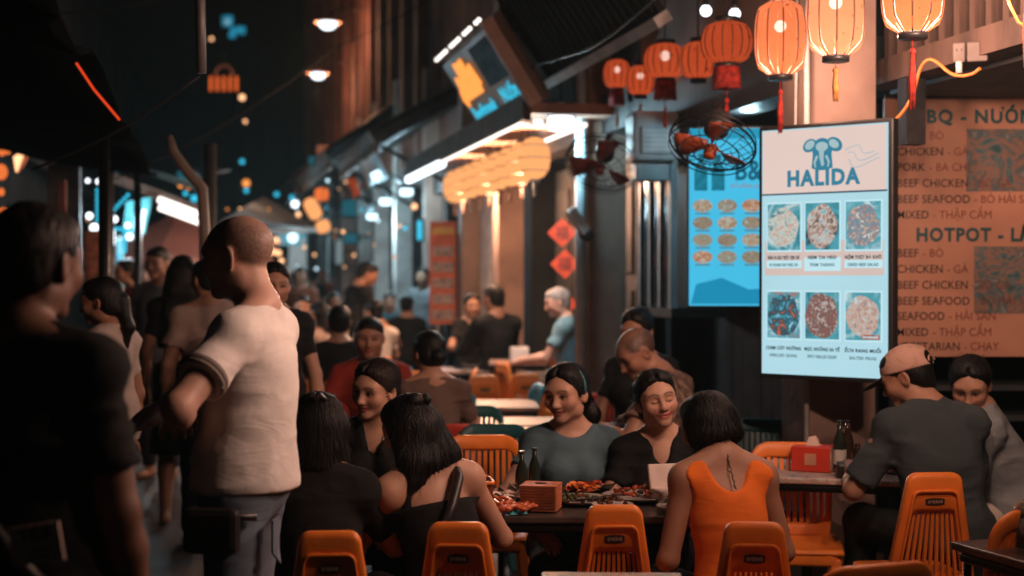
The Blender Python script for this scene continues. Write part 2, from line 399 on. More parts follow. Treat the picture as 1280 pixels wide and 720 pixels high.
def head_prims(H, Rh, g, sex, jaw=1.0):
    E = lambda c, r, k=.02, op='+', M=None: el(H + Rh @ (V(*c) * g), V(*r) * g, Rh if M is None else Rh @ M, k * g, op)
    C = lambda a, b, ra, rb, k=.02, op='+': rc(H + Rh @ (V(*a) * g), H + Rh @ (V(*b) * g), ra * g, rb * g, k * g, op)
    m = sex == 'm'
    P = [E((0, -.012, .034), (.076, .096, .084)), E((0, .030, .012), (.070, .068, .080), .03), E((0, .034, -.042), (.058 * jaw, .058, .066), .03),
         E((0, .076 + .004 * m, -.092), (.022 + .005 * m, .018, .017), .03), E((.052 * jaw, .0, -.06), (.018, .035, .03), .03), E((-.052 * jaw, .0, -.06), (.018, .035, .03), .03),
         E((.040, .066, -.022), (.026, .022, .024), .03), E((-.040, .066, -.022), (.026, .022, .024), .03),
         E((0, .080, .030), (.05, .014, .012), .03)]
    for s in (1, -1):
        P += [E((s * .031, .102, .002), (.019, .016, .013), .018, '-'), E((s * .031, .0785, .004), (.0150, .0145, .0145), .004),
              E((s * .013, .100, -.033), (.008, .010, .008), .008)]
    P += [C((0, .088, .020), (0, .110, -.026), .007, .0115, .014), E((0, .112, -.030), (.011, .011, .009), .008),
          E((0, .0915, -.0535), (.022, .0115, .0065), .008), E((0, .0890, -.0665), (.019, .0115, .0075), .008),
          E((0, .106, -.0600), (.024, .011, .0018), .004, '-')]
    for s in (1, -1):
        T = rot(s * 22)
        P += [E((s * .080, -.010, -.006), (.009, .021, .033), .010, '+', T), E((s * .089, -.004, -.002), (.007, .012, .020), .006, '-', T)]
    return P

def hair_prims(style, H, Rh, g, ctx):
    E = lambda c, r, k=.02, op='+': el(H + Rh @ (V(*c) * g), V(*r) * g, Rh, k * g, op)
    w = lambda *c: H + Rh @ (V(*c) * g)
    cap = [E((0, -.016, .036), (.086, .104, .093)), E((0, .045, .075), (.060, .045, .036), .03)]
    face = [E((0, .118, -.012), (.070, .090, .102), .034, '-'), E((0, .10, .125), (.006, .06, .035), .012, '-')]
    if style == 'short':
        P = cap + [E((0, -.055, -.035), (.068, .045, .06), .03), E((0, .127, -.018), (.075, .082, .090), .026, '-'), hs(w(0, -.02, -.035), Rh @ V(0, .7, -1), .01),
                   E((.095, .0, -.02), (.028, .034, .045), .012, '-'), E((-.095, .0, -.02), (.028, .034, .045), .012, '-'), hs(w(0, 0, -.085), Rh @ V(0, 0, -1), .01)]
    elif style in ('tied', 'bun', 'pony', 'lowbun'):
        P = [E((0, -.018, .038), (.090, .110, .098)), E((0, -.055, -.03), (.076, .058, .062), .03), E((0, .03, .085), (.066, .050, .034), .03)] + face + [hs(w(0, .02, -.050), Rh @ V(0, 1.1, -1), .012), E((.098, .004, -.026), (.022, .030, .036), .010, '-'), E((-.098, .004, -.026), (.022, .030, .036), .010, '-')]
        if style == 'bun': P += [E((0, -.095, .075), (.046, .042, .042), .015), E((.02, -.105, .085), (.03, .03, .03), .01)]
        if style == 'lowbun': P += [E((0, -.125, -.03), (.045, .038, .042), .015)]
        if style == 'pony':
            b = w(0, -.115, -.005)
            P += [rc(w(0, -.1, .0), b, .03, .028, .02), rc(b, b + V(*ctx.get('tail', (0, -.03, -.14))) * g, .030, .034, .02), rc(b + V(*ctx.get('tail', (0, -.03, -.14))) * g, b + V(*ctx.get('tail2', (0, -.02, -.26))) * g, .034, .010, .02)]
    elif style == 'bob':
        L = ctx.get('len', .17)
        P = cap + [rc(w(.055, -.03, .0), w(.070, -.03, -L), .045, .040, .04), rc(w(-.055, -.03, .0), w(-.070, -.03, -L), .045, .040, .04), rc(w(0, -.07, .0), w(0, -.07, -L), .052, .055, .04),
                   rc(w(.03, -.06, .0), w(.035, -.065, -L - .01), .05, .045, .03), rc(w(-.03, -.06, .0), w(-.035, -.065, -L - .01), .05, .045, .03)] + [E((0, .122, -.040), (.066, .092, .125), .026, '-')]
        if ctx.get('blunt', True): P += [hs(w(0, 0, -L - .03), Rh @ V(0, 0, -1), .012)]
    elif style == 'long':
        P = list(cap)
        for x0 in (-.058, -.03, 0, .03, .058):
            a = w(x0, -.045 - .03 * (abs(x0) < .05), .0); b = w(x0 * 1.25, -.075, -.12); c = b + V(x0 * .5, *ctx.get('fall', (-.02, -.16)))
            P += [rc(a, b, .048, .045, .03), rc(b, c, .045, ctx.get('tip', .028), .03)]
        P += [E((0, .120, -.040), (.066, .092, .120), .026, '-')]
    else: P = []
    return P

from mathutils.bvhtree import BVHTree
def strand_mesh(hm, H, Rh, g, n, flow, seed):
    """thin loose strands lying on and lifting off the hair mass"""
    vs = np.empty(len(hm.vertices) * 3, np.float32); hm.vertices.foreach_get('co', vs); vs = vs.reshape(-1, 3)
    nf = len(hm.polygons); li = np.empty(nf * 4, np.int32); hm.loops.foreach_get('vertex_index', li); li = li.reshape(-1, 4)
    bv = BVHTree.FromPolygons([Vector(v) for v in vs.tolist()], li.tolist())
    r = np.random.RandomState(seed + 50); mb = MB(); up = Rh @ V(0, 0, 1); knot = Vector(H + Rh @ (V(0, -.12, .0) * g))
    for k in range(n):
        f = li[r.randint(nf)]; p = Vector(vs[f].mean(0).tolist()); w = r.uniform(.0004, .0009); L = r.uniform(.05, .11); st = L / 5
        wild = r.rand() < .20; pts = []; off = r.uniform(.0006, .0022); jit = Vector(r.uniform(-.25, .25, 3).tolist())
        for i in range(6):
            q, nn, _, _ = bv.find_nearest(p)
            if q is None: break
            lift = off + (i / 5) ** 2 * (.016 if wild else .0018)
            pts.append(q + nn * lift)
            q_l = (np.array(q) - H) @ Rh
            if flow == 'tied' and q_l[2] > -.06: d = (knot - q)
            else: d = Vector((0, 0, -1)) + Vector((Rh @ V(q_l[0] * 4, (-.8 if q_l[2] > .05 else 0), 0)).tolist()) * (1 if q_l[2] > .03 else .2)
            d = d.normalized() + jit * .5; d = d - nn * d.dot(nn)
            if d.length < 1e-4: break
            p = q + d.normalized() * st
        if len(pts) < 3: continue
        vv = []
        for i, a in enumerate(pts):
            t = (pts[min(i + 1, len(pts) - 1)] - pts[max(i - 1, 0)]).normalized(); s_ = t.cross(Vector((a - Vector(H)).normalized())).normalized() * w * (1 - .7 * i / len(pts)); vv += [a - s_, a + s_]
        mb.add(vv, [(2 * i, 2 * i + 1, 2 * i + 3, 2 * i + 2) for i in range(len(pts) - 1)], True)
    me = bpy.data.meshes.new('hair_strands'); me.from_pydata(mb.v, [], mb.f); me.polygons.foreach_set('use_smooth', mb.sm); me.update(); return me

def person(label, x, y, z0=0.0, yaw=0, sit=True, H=1.65, sex='f', seat=.46, lean=(0, 0), curve=0, twist=0, head=(0, 0, 0), arms=('table', 'table'), hair='short', hc='black', hctx={},
           tone='mid', top='tee', tc=(.02, .02, .02), tname='black', bot='trousers', bc=(.02, .02, .025), bname='dark', res=.012, fine=.0045, sleeve=.62, wide=1.0, lips=(.30, .09, .08), closed=False,
           buzz=None, jaw=None, smile=0.0, strands=0, flow='down', group=None, legs=None, seed=0, neckcut=None, curl=(22, 22), handn=(None, None), poles=(None, None), fold=1.0, hems=None, cat='person', knees=None):
    S = H / 1.70; g = (S ** .5) * (1.0 if sex == 'm' else .965)
    root = empty('person', (x, y, z0), R(yaw), label, cat, group)
    m = sex == 'm'; jaw = (1.0 if m else .91) if jaw is None else jaw
    P = V(0, 0, seat + .105 * S) if sit else V(0, 0, .955 * S)
    R1 = rot(0, lean[0], lean[1]); R2 = rot(twist, lean[0] + curve, lean[1])
    C = P + R1 @ V(0, 0, .30 * S); N = C + R2 @ V(0, -.015, .180 * S)
    sh = (.172 if m else .150) * S * wide
    Sh = {s: C + R2 @ V(s * sh, -.01, .108 * S) for s in (-1, 1)}
    Rh = rot(*head)
    Hd = N + R2 @ V(0, .012, .055 * S) + Rh @ (V(0, .022, .098) * g)
    hipx = .088 * S
    hips = {s: P + V(s * hipx, 0, -.03 * S) for s in (-1, 1)}
    if sit:
        kn = {s: hips[s] + V(s * (.05 if knees is None else knees), .43 * S, .0) for s in (-1, 1)}; an = {s: V(kn[s][0], kn[s][1] - .02, .085) for s in (-1, 1)}
    else:
        st = legs or ((-.01, .02), (.02, -.03))
        kn = {s: V(s * .10 * S, .02 + st[0 if s < 0 else 1][0], .50 * S) for s in (-1, 1)}; an = {s: V(s * .11 * S, st[0 if s < 0 else 1][1], .085) for s in (-1, 1)}
    l1, l2 = .285 * S, .25 * S
    el_, wr, hd = {}, {}, {}
    presets = {'table': (.17, .40, (seat + .30) if sit else 1.0), 'lap': (.10, .33, (seat + .20) if sit else .8), 'down': (.25, .05, P[2] - .18 * S), 'far': (.20, .55, seat + .30)}
    for i, s in enumerate((-1, 1)):
        T = arms[i]; T = presets[T] if isinstance(T, str) else T
        T = V(s * T[0], T[1], T[2]) if isinstance(arms[i], str) else V(*T)
        d = T - Sh[s]; L = np.linalg.norm(d)
        if L > (l1 + l2) * .985: T = Sh[s] + d / L * (l1 + l2) * .985; d = T - Sh[s]; L = np.linalg.norm(d)
        u = d / L; ca = (l1 * l1 + L * L - l2 * l2) / (2 * l1 * L); h = l1 * math.sqrt(max(0, 1 - ca * ca))
        pole = V(*(poles[i] or (s * .6, -.6, -.6))); pole = pole - u * (pole @ u); pole /= np.linalg.norm(pole)
        el_[s] = Sh[s] + u * l1 * ca + pole * h; wr[s] = T
        fd = T - el_[s]; fd /= np.linalg.norm(fd); hd[s] = fd
    af = .86 if not m else 1.0
    limb = []
    for s in (-1, 1):
        limb += [rc(Sh[s], el_[s], .053 * af, .041 * af, .03), rc(el_[s], el_[s] + (wr[s] - el_[s]) * .35, .041 * af, .042 * af, .02), rc(el_[s] + (wr[s] - el_[s]) * .35, wr[s], .042 * af, .027 * af, .02)]
    hands = []
    for i, s in enumerate((-1, 1)):
        hands += hand_prims(wr[s], hd[s], V(*(handn[i] or (0, .3, 1))), s if True else -s, curl[i], .95 if not m else 1.05)
    neck = [rc(N + R2 @ V(0, -.01, -.03), Hd + Rh @ (V(0, -.022, -.06) * g), .060 if m else .050, .056 if m else .046, .03)]
    trap = [rc(N + R2 @ V(s * .02, -.02, .015), Sh[s] + R2 @ V(0, -.01, .02), .040, .040, .04) for s in (-1, 1)]
    def torso(e):
        q = [el(P, V((.150 if m else .158) * S * wide + e, .112 * S + e, .13 * S + e), R1, .05), el((P + C) / 2, V((.140 if m else .122) * S * wide + e, .102 * S * (wide ** .5) + e, .17 * S + e), R1, .06),
             el(C, V((.158 if m else .136) * S * wide + e, (.112 if m else .100) * S + e, .175 * S + e), R2, .06), rc(Sh[-1], Sh[1], .058 * (1 if m else .88) + e, .058 * (1 if m else .88) + e, .05)]
        if not m: q += [el(C + R2 @ V(s * .062, .083, .005) * S, V(.058, .052, .056) * S + e, R2, .03) for s in (-1, 1)]
        q += [dict(t, ra=t['ra'] + e, rb=t['rb'] + e) for t in [rc(N + R2 @ V(s * .03, -.02, .0), Sh[s] + R2 @ V(0, -.01, .012), .034, .042, .04) for s in (-1, 1)]]
        return q
    legsP = []
    for s in (-1, 1):
        legsP += [rc(hips[s], kn[s], .078 * S, .055 * S, .03), rc(kn[s], kn[s] * .6 + an[s] * .4, .053 * S, .052 * S, .02), rc(kn[s] * .6 + an[s] * .4, an[s], .052 * S, .034, .02),
                  rc(an[s] + V(0, -.03, -.045), an[s] + V(s * .01, .14, -.055), .036, .028, .03)]
    body = torso(-.006) + neck + trap + limb + legsP + head_prims(Hd, Rh, g, sex, jaw) + hands
    hb = (Hd - .13 * g, Hd + .135 * g)
    bx = [hb] + ([(np.minimum(wr[s], wr[s] + hd[s] * .18) - .05, np.maximum(wr[s], wr[s] + hd[s] * .18) + .05) for s in (-1, 1)] if fine < .007 else [])
    t = TONES[tone]
    me = sdf_mesh('body', body, res, fine, bx, None, face_color(Hd, Rh, g, t, lips, closed, buzz, smile))
    bo = link_mesh('body', me, SKIN, root)
    sd = V(*[seed * 3.17 + 1, seed * 1.7 + 5, seed * 2.3])
    def wr_noise(amp, vert=1.0):
        def fn(p):
            q = p + .03 * np.stack([vnoise(p * 7 + sd), vnoise(p * 7 + sd + 9), vnoise(p * 7 + sd + 17)], 1)
            r1 = 1 - np.abs(vnoise(q * V(7, 7, 17) * vert + sd)); r2 = 1 - np.abs(vnoise(q * V(16, 16, 26) + sd * 2)); r3 = vnoise(p * V(5, 5, 6) + sd)
            return amp * (.55 - r1 ** 2 * 1.0 + .15 - .35 * r2 ** 3 + .5 * r3)
        return fn
    # upper garment
    if top:
        mt = cloth(tname, tc)
        cres = min(res, .010) if fine < .007 else res
        if top in ('tee', 'vneck', 'jacket'):
            Pm = torso(.014)
            Pm += [rc(P + V(0, 0, .04), P + V(0, 0, -.06 if not sit else -.03), .0, .0)] if False else []
            hem = P[2] - (.10 if not sit else .06) * S if hems is None else hems
            Pm += [el(P + V(0, 0, -.03), V((.160 if m else .162) * S * wide + .022, .120 * S + .026, (.30 if not sit else .16) * S), I3, .06)]
            for s in (-1, 1):
                if top == 'jacket':
                    Pm += [rc(Sh[s], el_[s], .070 * af, .060 * af, .04), rc(el_[s], wr[s], .060 * af, .044 * af, .02, cap=.93)]
                else:
                    E1 = Sh[s] + (el_[s] - Sh[s]) * sleeve
                    Pm += [rc(Sh[s] + R2 @ V(-s * .015, 0, -.006), E1, .060 * af, (.066 if m else .060) * af * (1.06 if m else 1), .035, cap=.999)]
            Pm += [hs((0, 0, hem), (0, 0, -1), .004)]
            nc = N + R2 @ V(0, .02, .035 if m else .045)
            if top == 'vneck':
                Pm += [el(nc + R2 @ V(0, .02, -.01), V(.078, .080, .05), R2, .006, '-'), rc(N + R2 @ V(0, .065, .0), C + R2 @ V(0, .115, .040), .054, .002, .005, '-')]
            else:
                nr = neckcut or ((.072, .078, .055) if m else (.085, .095, .062)); Pm += [el(nc + R2 @ V(0, .012 + (0 if m else .022), 0), V(*nr), R2, .006, '-')]
            me = sdf_mesh('shirt', Pm, cres, cres, (), wr_noise(.0095 * fold))
        elif top == 'tank':
            Pm = torso(.007)
            Pm += [hs((0, 0, P[2] - .05), (0, 0, -1), .004), el(N + R2 @ V(0, .03, .01), V(.082, .12, .13), R2, .008, '-'), el(N + R2 @ V(0, -.08, .02), V(.080, .085, .155), R2, .008, '-')]
            for s in (-1, 1): Pm += [rc(Sh[s] + R2 @ V(s * .050, 0, .12), Sh[s] + R2 @ V(s * .048, 0, -.05), .084, .066, .010, '-')]
            me = sdf_mesh('shirt', Pm, cres, cres, (), wr_noise(.004 * fold))
        elif top == 'tube':
            Pm = torso(.010) + [hs(C + R2 @ V(0, 0, .045), R2 @ V(0, -.12, 1), .004), hs((0, 0, P[2] - .09), (0, 0, -1), .004)]
            for s in (-1, 1): Pm += [rc(Sh[s] + R2 @ V(s * .03, 0, .0), el_[s], .075, .058, .012, '-')] if False else []
            me = sdf_mesh('shirt', Pm, cres, cres, (), wr_noise(.005 * fold))
        link_mesh('shirt', me, mt, root)
    if bot:
        mt = cloth(bname, bc)
        Q = [el(P + V(0, 0, -.005), V(.160 * S * wide + .012, .118 * S + .012, .125 * S), I3, .05)]
        end = 1.0 if bot == 'trousers' else .8
        for s in (-1, 1):
            Q += [rc(hips[s], kn[s], .092 * S, .070 * S, .04, cap=None if bot == 'trousers' else .92)]
            if bot == 'trousers': Q += [rc(kn[s], an[s], .068 * S, .056, .03, cap=.97)]
        if bot == 'skirt': Q += [rc(P + V(0, 0, -.05), V(0, 0, .45), .15, .20, .05, cap=.99)]
        Q += [hs((0, 0, P[2] + .085), (0, 0, 1), .01)]
        link_mesh(bot, sdf_mesh(bot, Q, max(res, .010), max(res, .010), (), wr_noise(.006)), mt, root)
    hp = hair_prims(hair, Hd, Rh, g, hctx) if hair else []
    if hp:
        hn = lambda p: (.0018 * vnoise(((p - Hd) @ Rh) * V(120, 120, 14) + sd) + .0042 * vnoise(p * 19 + sd)) * (1 if fine < .007 else .6)
        hr = max(fine, .0045)
        hm = sdf_mesh('hair', hp, hr, hr, (), hn); ho = link_mesh('hair', hm, HAIR[hc], root)
        if strands: link_mesh('hair_strands', strand_mesh(hm, Hd, Rh, g, strands, flow, seed), HAIR[hc], root)
    root['_j'] = 1
    del root['_j']
    return root, dict(P=P, C=C, N=N, H=Hd, Rh=Rh, R2=R2, Sh=Sh, el=el_, wr=wr, hips=hips, kn=kn, g=g, S=S)
# ------------------------------------------------------------------ setting
M_asph = mat('paving_stone', (.045, .042, .045), .55, var=.3, scale=1.4, bump=.5, bscale=30)
M_plas = mat('old_plaster', (.32, .21, .165), .85, var=.22, scale=2.5, bump=.45, bscale=18, col2=(.20, .13, .105))
M_plas2 = mat('pale_plaster', (.50, .47, .44), .85, var=.2, scale=3, bump=.3, bscale=18, col2=(.30, .27, .25))
M_redwall = mat('brick_red_plaster', (.24, .10, .07), .85, var=.25, scale=2, bump=.3, bscale=12, col2=(.13, .055, .04))
M_dark = mat('dark_stained_wood', (.020, .017, .017), .6, var=.3, scale=5, bump=.3, bscale=40)
M_darkwall = mat('dark_wall', (.022, .023, .025), .85, var=.3, scale=1.5, bump=.3, bscale=14)  # near-black wall tone, uneven at random
M_wood = mat('weathered_timber', (.13, .072, .052), .7, var=.3, scale=6, bump=.5, bscale=40, stretch=(1, 1, .25))
M_tin = mat('dark_tin', (.035, .033, .034), .5, metal=.3, var=.3, scale=4, bump=.3, bscale=25)
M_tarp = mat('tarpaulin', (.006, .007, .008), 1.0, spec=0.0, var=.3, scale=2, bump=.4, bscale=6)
M_salm = mat('salmon_canvas', (.36, .15, .12), .85, var=.15, scale=2, bump=.2, bscale=20)
M_blackm = mat('black_metal', (.012, .012, .013), .4, metal=.6, var=.2, scale=20)
M_steel = mat('dull_steel', (.35, .36, .38), .4, metal=.8, var=.2, scale=12)
M_paleb = mat('pale_blue_enamel', (.42, .52, .56), .45, var=.15, scale=6)
M_wire = mat('black_cable', (.010, .010, .010), .6)
M_orwire = mat('orange_cable', (.75, .22, .05), .5)
M_white = mat('white_plastic', (.72, .68, .64), .45, var=.06, scale=9)
G_white = glow('lamp_white', (.86, .93, 1.0), 3.2)
G_whitecy = glow('lamp_cool_white', (.62, .88, 1.0), 3.0)
G_tube = glow('tube_white', (1.0, .90, .82), 2.6)
G_cyan = glow('neon_cyan', (.04, .55, .80), 1.3)
G_cyand = glow('neon_deep_cyan', (.03, .26, .34), .38)
G_orange = glow('neon_orange', (1.0, .33, .07), 1.5)
G_red = glow('neon_red', (.85, .06, .015), 1.0)
G_warm = glow('bulb_warm', (1.0, .50, .24), 2.2)
G_lant = glow('far_lantern_paper', (1.0, .40, .14), 1.25)

g = MB(); g.add([(-150, -60, 0), (150, -60, 0), (150, 240, 0), (-150, 240, 0)], [(0, 1, 2, 3)])
tag(g.build('ground', M_asph), kind='structure')
g = MB(); g.fbox(9.9, 40, 2.15, 4.6, .0, .11); tag(g.build('pavement', mat('pavement_stone', (.07, .065, .065), .6, var=.3, scale=2, bump=.4, bscale=20)), kind='structure')

# ---- shophouses on the right side
def shop(name_label, s0, s1, top, wallm, pillars, pm, back=3.95, zb=2.55, floor=0.0, su=None):
    su = s0 if su is None else su
    root = empty('shophouse', F((s0 + s1) / 2, 3.4, 0), 0, name_label, 'building')
    off = Matrix.Translation(-root.location)
    def P(mb, nm, m, par=root):
        o = mb.build(nm, m, par); o.matrix_local = off if par is root else Matrix.Identity(4); return o
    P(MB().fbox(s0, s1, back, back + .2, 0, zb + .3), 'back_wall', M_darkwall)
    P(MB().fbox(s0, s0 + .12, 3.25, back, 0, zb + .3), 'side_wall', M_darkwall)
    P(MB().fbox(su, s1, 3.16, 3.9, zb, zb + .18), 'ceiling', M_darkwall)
    P(MB().fbox(su, s1, 3.02, 3.14, zb + .2, top), 'upper_wall', wallm)
    P(MB().fbox(su, s1, 2.94, 3.15, zb - .1, zb + .19), 'beam', M_dark)
    for ps, w in pillars:
        mb = MB().fbox(ps - w / 2, ps + w / 2, 2.83, 2.83 + w, floor, zb + 1.6)
        p = P(mb, 'pillar', pm)
        q = MB().fbox(ps - w / 2 - .03, ps + w / 2 + .03, 2.80, 2.86 + w, floor, floor + .22).build('plinth', pm, p)
    return root, P
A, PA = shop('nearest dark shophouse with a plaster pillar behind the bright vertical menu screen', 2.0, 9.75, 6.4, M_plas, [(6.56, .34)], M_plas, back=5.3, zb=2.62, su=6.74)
# balcony of the near house
mb = MB().fbox(2.2, 6.74, 3.25, 3.42, 2.52, 2.64); PA(mb, 'balcony_beam', M_wood)
PA(MB().fbox(2.2, 6.74, 3.425, 5.2, 2.50, 2.60), 'balcony_floor', M_dark)
PA(MB().fbox(2.2, 6.74, 3.28, 3.38, 3.342, 3.44), 'rail', M_wood)
sl = MB(); sl.box((0, 0, .348), (.058, .05, .69)); slm = sl.mesh('slat')
for i in range(40):
    s = 2.35 + i * .135
    if s > 6.65: break
    o = link_mesh('slat', slm, None if slm.materials else M_wood, A); o.location = F(s, 3.33, 2.645) - A.location; o.rotation_euler = (0, 0, YAW + R(rng.uniform(-4, 4)))
PA(MB().fbox(2.2, 6.7, 4.0, 4.05, 2.61, 4.2), 'balcony_door', M_dark)
PA(MB().fbox(6.25, 6.34, 3.26, 3.36, 2.20, 2.518), 'post', M_dark)
# panelled dark boards between the pillars
for i in range(15):
    s = 7.1 + i * .175; PA(MB().fbox(s, s + .168, 3.50 + rng.uniform(0, .012), 3.54, 0, 2.5), 'board', M_dark)
for k, s in enumerate((8.80, 9.02, 9.24, 9.46)):
    d = MB().fbox(s, s + .045, 2.93, 2.975, 1.36, 2.33); PA(d, 'cabinet_post', M_steel if k % 2 else M_paleb)
    if k < 3: PA(MB().fbox(s + .047, s + .218, 2.945, 2.955, 1.38, 2.31), 'glass_pane', mat('dusky_glass', (.05, .075, .085), .12, var=.2, scale=3))
PA(MB().fbox(8.75, 9.55, 2.92, 3.3, 1.30, 1.358), 'cabinet_base', M_dark); PA(MB().fbox(8.75, 9.55, 2.92, 3.3, 2.332, 2.39), 'cabinet_top', M_paleb); PA(MB().fbox(8.75, 9.55, 3.2, 3.28, 1.36, 2.33), 'cabinet_back', M_dark)
# conduit on the pillars
mb = MB(); mb.tube([F(6.36, 2.80, .3), F(6.36, 2.80, 3.2)], .014); mb.tube([F(6.50, 2.815, 1.2), F(6.52, 2.81, 2.2), F(6.49, 2.81, 3.3)], .007); PA(mb, 'conduit', M_plas2)

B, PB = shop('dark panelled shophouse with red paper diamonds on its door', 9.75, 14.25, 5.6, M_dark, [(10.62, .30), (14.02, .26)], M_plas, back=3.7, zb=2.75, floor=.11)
for i in range(4):
    s = 11.05 + i * .70
    PB(MB().fbox(s, s + .66, 3.40, 3.46, .11, 2.6), 'door_panel', M_dark)
    for z0, z1 in ((.25, .75), (.85, 1.45), (1.6, 2.4)):
        PB(MB().fbox(s + .09, s + .57, 3.375, 3.398, z0, z1), 'moulding', M_dark)
mb = MB(); mb.tube([F(10.42, 2.76, .1), F(10.42, 2.76, 4.2)], .045); mb.tube([F(10.55, 2.80, .1), F(10.55, 2.80, 4.2)], .03); PB(mb, 'drainpipe', M_paleb)
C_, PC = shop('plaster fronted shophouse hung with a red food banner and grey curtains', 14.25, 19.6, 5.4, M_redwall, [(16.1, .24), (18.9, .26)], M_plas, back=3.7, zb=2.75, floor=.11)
for i in range(9):
    s = 14.75 + i * .13
    mb = MB(); mb.tube([F(s, 3.05 + .03 * (i % 2), .4), F(s, 3.06 + .03 * (i % 2), 1.3), F(s, 3.05 + .03 * ((i + 1) % 2), 2.5)], [.07, .062, .066], 8); PC(mb, 'curtain_fold', mat('grey_curtain', (.36, .33, .33), .9, var=.15))
PC(MB().fbox(17.0, 18.6, 3.3, 3.36, .1, 2.6), 'door', M_dark)
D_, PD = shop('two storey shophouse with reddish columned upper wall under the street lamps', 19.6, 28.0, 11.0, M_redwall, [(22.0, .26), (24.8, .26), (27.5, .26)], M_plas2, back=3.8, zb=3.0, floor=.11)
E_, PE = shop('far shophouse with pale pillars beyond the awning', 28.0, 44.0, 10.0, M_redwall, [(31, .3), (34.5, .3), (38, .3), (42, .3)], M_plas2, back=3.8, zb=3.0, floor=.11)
for PX, ss in ((PD, (19.9, 21.4, 22.9, 24.4, 25.9, 27.4)), (PE, (28.6, 31, 33.5, 36, 38.5, 41, 43.4))):
    for s in ss: PX(MB().fbox(s - .16, s + .16, 2.86, 3.018, 3.2, 10), 'pilaster', M_redwall)
for PX, ss in ((PD, (20.65, 22.15, 23.65, 25.15, 26.65)), (PE, (29.8, 32.3, 34.8, 37.3, 39.8))):
    for s in ss:
        w = PX(MB().fbox(s - .42, s + .42, 2.99, 3.016, 4.2, 6.2), 'window', M_dark)
        for d in (-.42, 0, .42): MB().fbox(s + d - .03, s + d + .03, 2.955, 2.988, 4.2, 6.2).build('frame', M_wood, w)
# tiled canopies over the far shops, ribs running down the slope
def canopy(label, s0, s1, a0, a1, z0, z1, n, m):
    root = empty('tiled_canopy', F((s0 + s1) / 2, a0, z0), 0, label, 'canopy'); off = Matrix.Translation(-root.location)
    mb = MB().hexa([F(s0, a0, z0), F(s0, a1, z1), F(s1, a1, z1), F(s1, a0, z0), F(s0, a0, z0 + .05), F(s0, a1, z1 + .05), F(s1, a1, z1 + .05), F(s1, a0, z0 + .05)])
    o = mb.build('deck', m, root); o.matrix_local = off
    for i in range(n):
        s = s0 + (i + .5) * (s1 - s0) / n; r = (s1 - s0) / n * .36
        mb = MB().tube([F(s, a0 - .04, z0 + .05), F(s, a1, z1 + .05)], r, 8); o = mb.build('roof_tile', m, root); o.matrix_local = off
    mb = MB().fbox(s0, s1, a0 - .02, a0 + .03, z0 - .12, z0 - .005); o = mb.build('fascia', M_wood, root); o.matrix_local = off
    for s in (s0 + .3, (s0 + s1) / 2, s1 - .3):
        mb = MB().tube([F(s, a0 + .1, z0 - .02), F(s, 3.05, z0 - .55)], .025); o = mb.build('bracket', M_blackm, root); o.matrix_local = off
    return root
canopy('dark tiled canopy sloping over the shop beyond the lit awning', 16.8, 21.5, 1.95, 3.0, 3.15, 3.75, 14, M_tin)
canopy('dark tiled canopy below the lamps on the reddish wall', 22.0, 29.0, 1.85, 3.0, 3.35, 4.2, 18, M_tin)
canopy('farthest dark tiled canopy along the right side of the street', 30.0, 42.0, 1.8, 3.0, 3.4, 4.3, 18, M_tin)
# dark ribbed panel leaning out above the red lanterns
rp = empty('ribbed_awning', F(9.2, 2.4, 3.0), 0, 'dark ribbed awning leaning out above the row of red lanterns', 'awning'); off = Matrix.Translation(-rp.location)
def lean(s0, s1, t0, t1, h0, h1, a_b=2.4, z_b=3.0, a_t=1.75, z_t=3.95):
    q = lambda s, t, h: F(s, a_b + (a_t - a_b) * t + h * .8, z_b + (z_t - z_b) * t + h * .55)
    return MB().hexa([q(s0, t0, h0), q(s0, t0, h1), q(s1, t0, h1), q(s1, t0, h0), q(s0, t1, h0), q(s0, t1, h1), q(s1, t1, h1), q(s1, t1, h0)])
o = lean(7.4, 10.0, 0, 1, 0, .04).build('sheet', mat('awning_sheet', (.014, .013, .014), .95, spec=.08), rp); o.matrix_local = off
for i in range(20):
    s = 7.45 + i * .13; o = lean(s, s + .05, .02, 1, -.012, -.002).build('rib', mat('awning_rib', (.016, .015, .016), .95, spec=.08), rp); o.matrix_local = off
o = lean(7.4, 10.0, -.06, -.004, -.05, .05).build('edge_trim', M_plas2, rp); o.matrix_local = off
for s in (7.6, 9.8):
    o = MB().tube([F(s, 2.0, 3.65), F(s, 3.02, 3.4)], .02).build('stay', M_blackm, rp); o.matrix_local = off

# ---- lit awning with tubes and the leaning sign
aw = empty('lit_awning', F(13, 2.5, 2.72), 0, 'shop awning edged with bright white light tubes under the leaning sign', 'awning'); off = Matrix.Translation(-aw.location)
def PAW(mb, nm, m):
    o = mb.build(nm, m, aw); o.matrix_local = off; return o
PAW(MB().fbox(10.15, 16.4, 2.3, 3.0, 2.76, 2.84), 'soffit', mat('awning_soffit', (.32, .17, .12), .6, var=.15))
PAW(MB().fbox(10.1, 16.45, 2.24, 2.30, 2.70, 2.90), 'fascia', M_dark)
def tube_lamp(p0, p1, r, m, par, off): 
    o = MB().tube([p0, p1], r, 8).build('light_tube', m, par); o.matrix_local = off; return o
for i in range(7):
    s = 10.25 + i * .52; tube_lamp(F(s, 2.26, 2.70), F(s + .48, 2.26, 2.70), .017, G_tube, aw, off)
for i in range(2):
    s = 13.9 + i * 1.22; tube_lamp(F(s, 2.26, 2.68), F(s + 1.16, 2.26, 2.68), .045, G_white, aw, off)
for i in range(5): tube_lamp(F(10.3 + i * .34, 2.76, 2.70), F(10.60 + i * .34, 2.76, 2.70), .018, G_tube, aw, off)
for i in range(3): tube_lamp(F(10.18, 2.34 + i * .13, 2.70), F(10.18, 2.40 + i * .13, 2.70), .02, G_tube, aw, off)

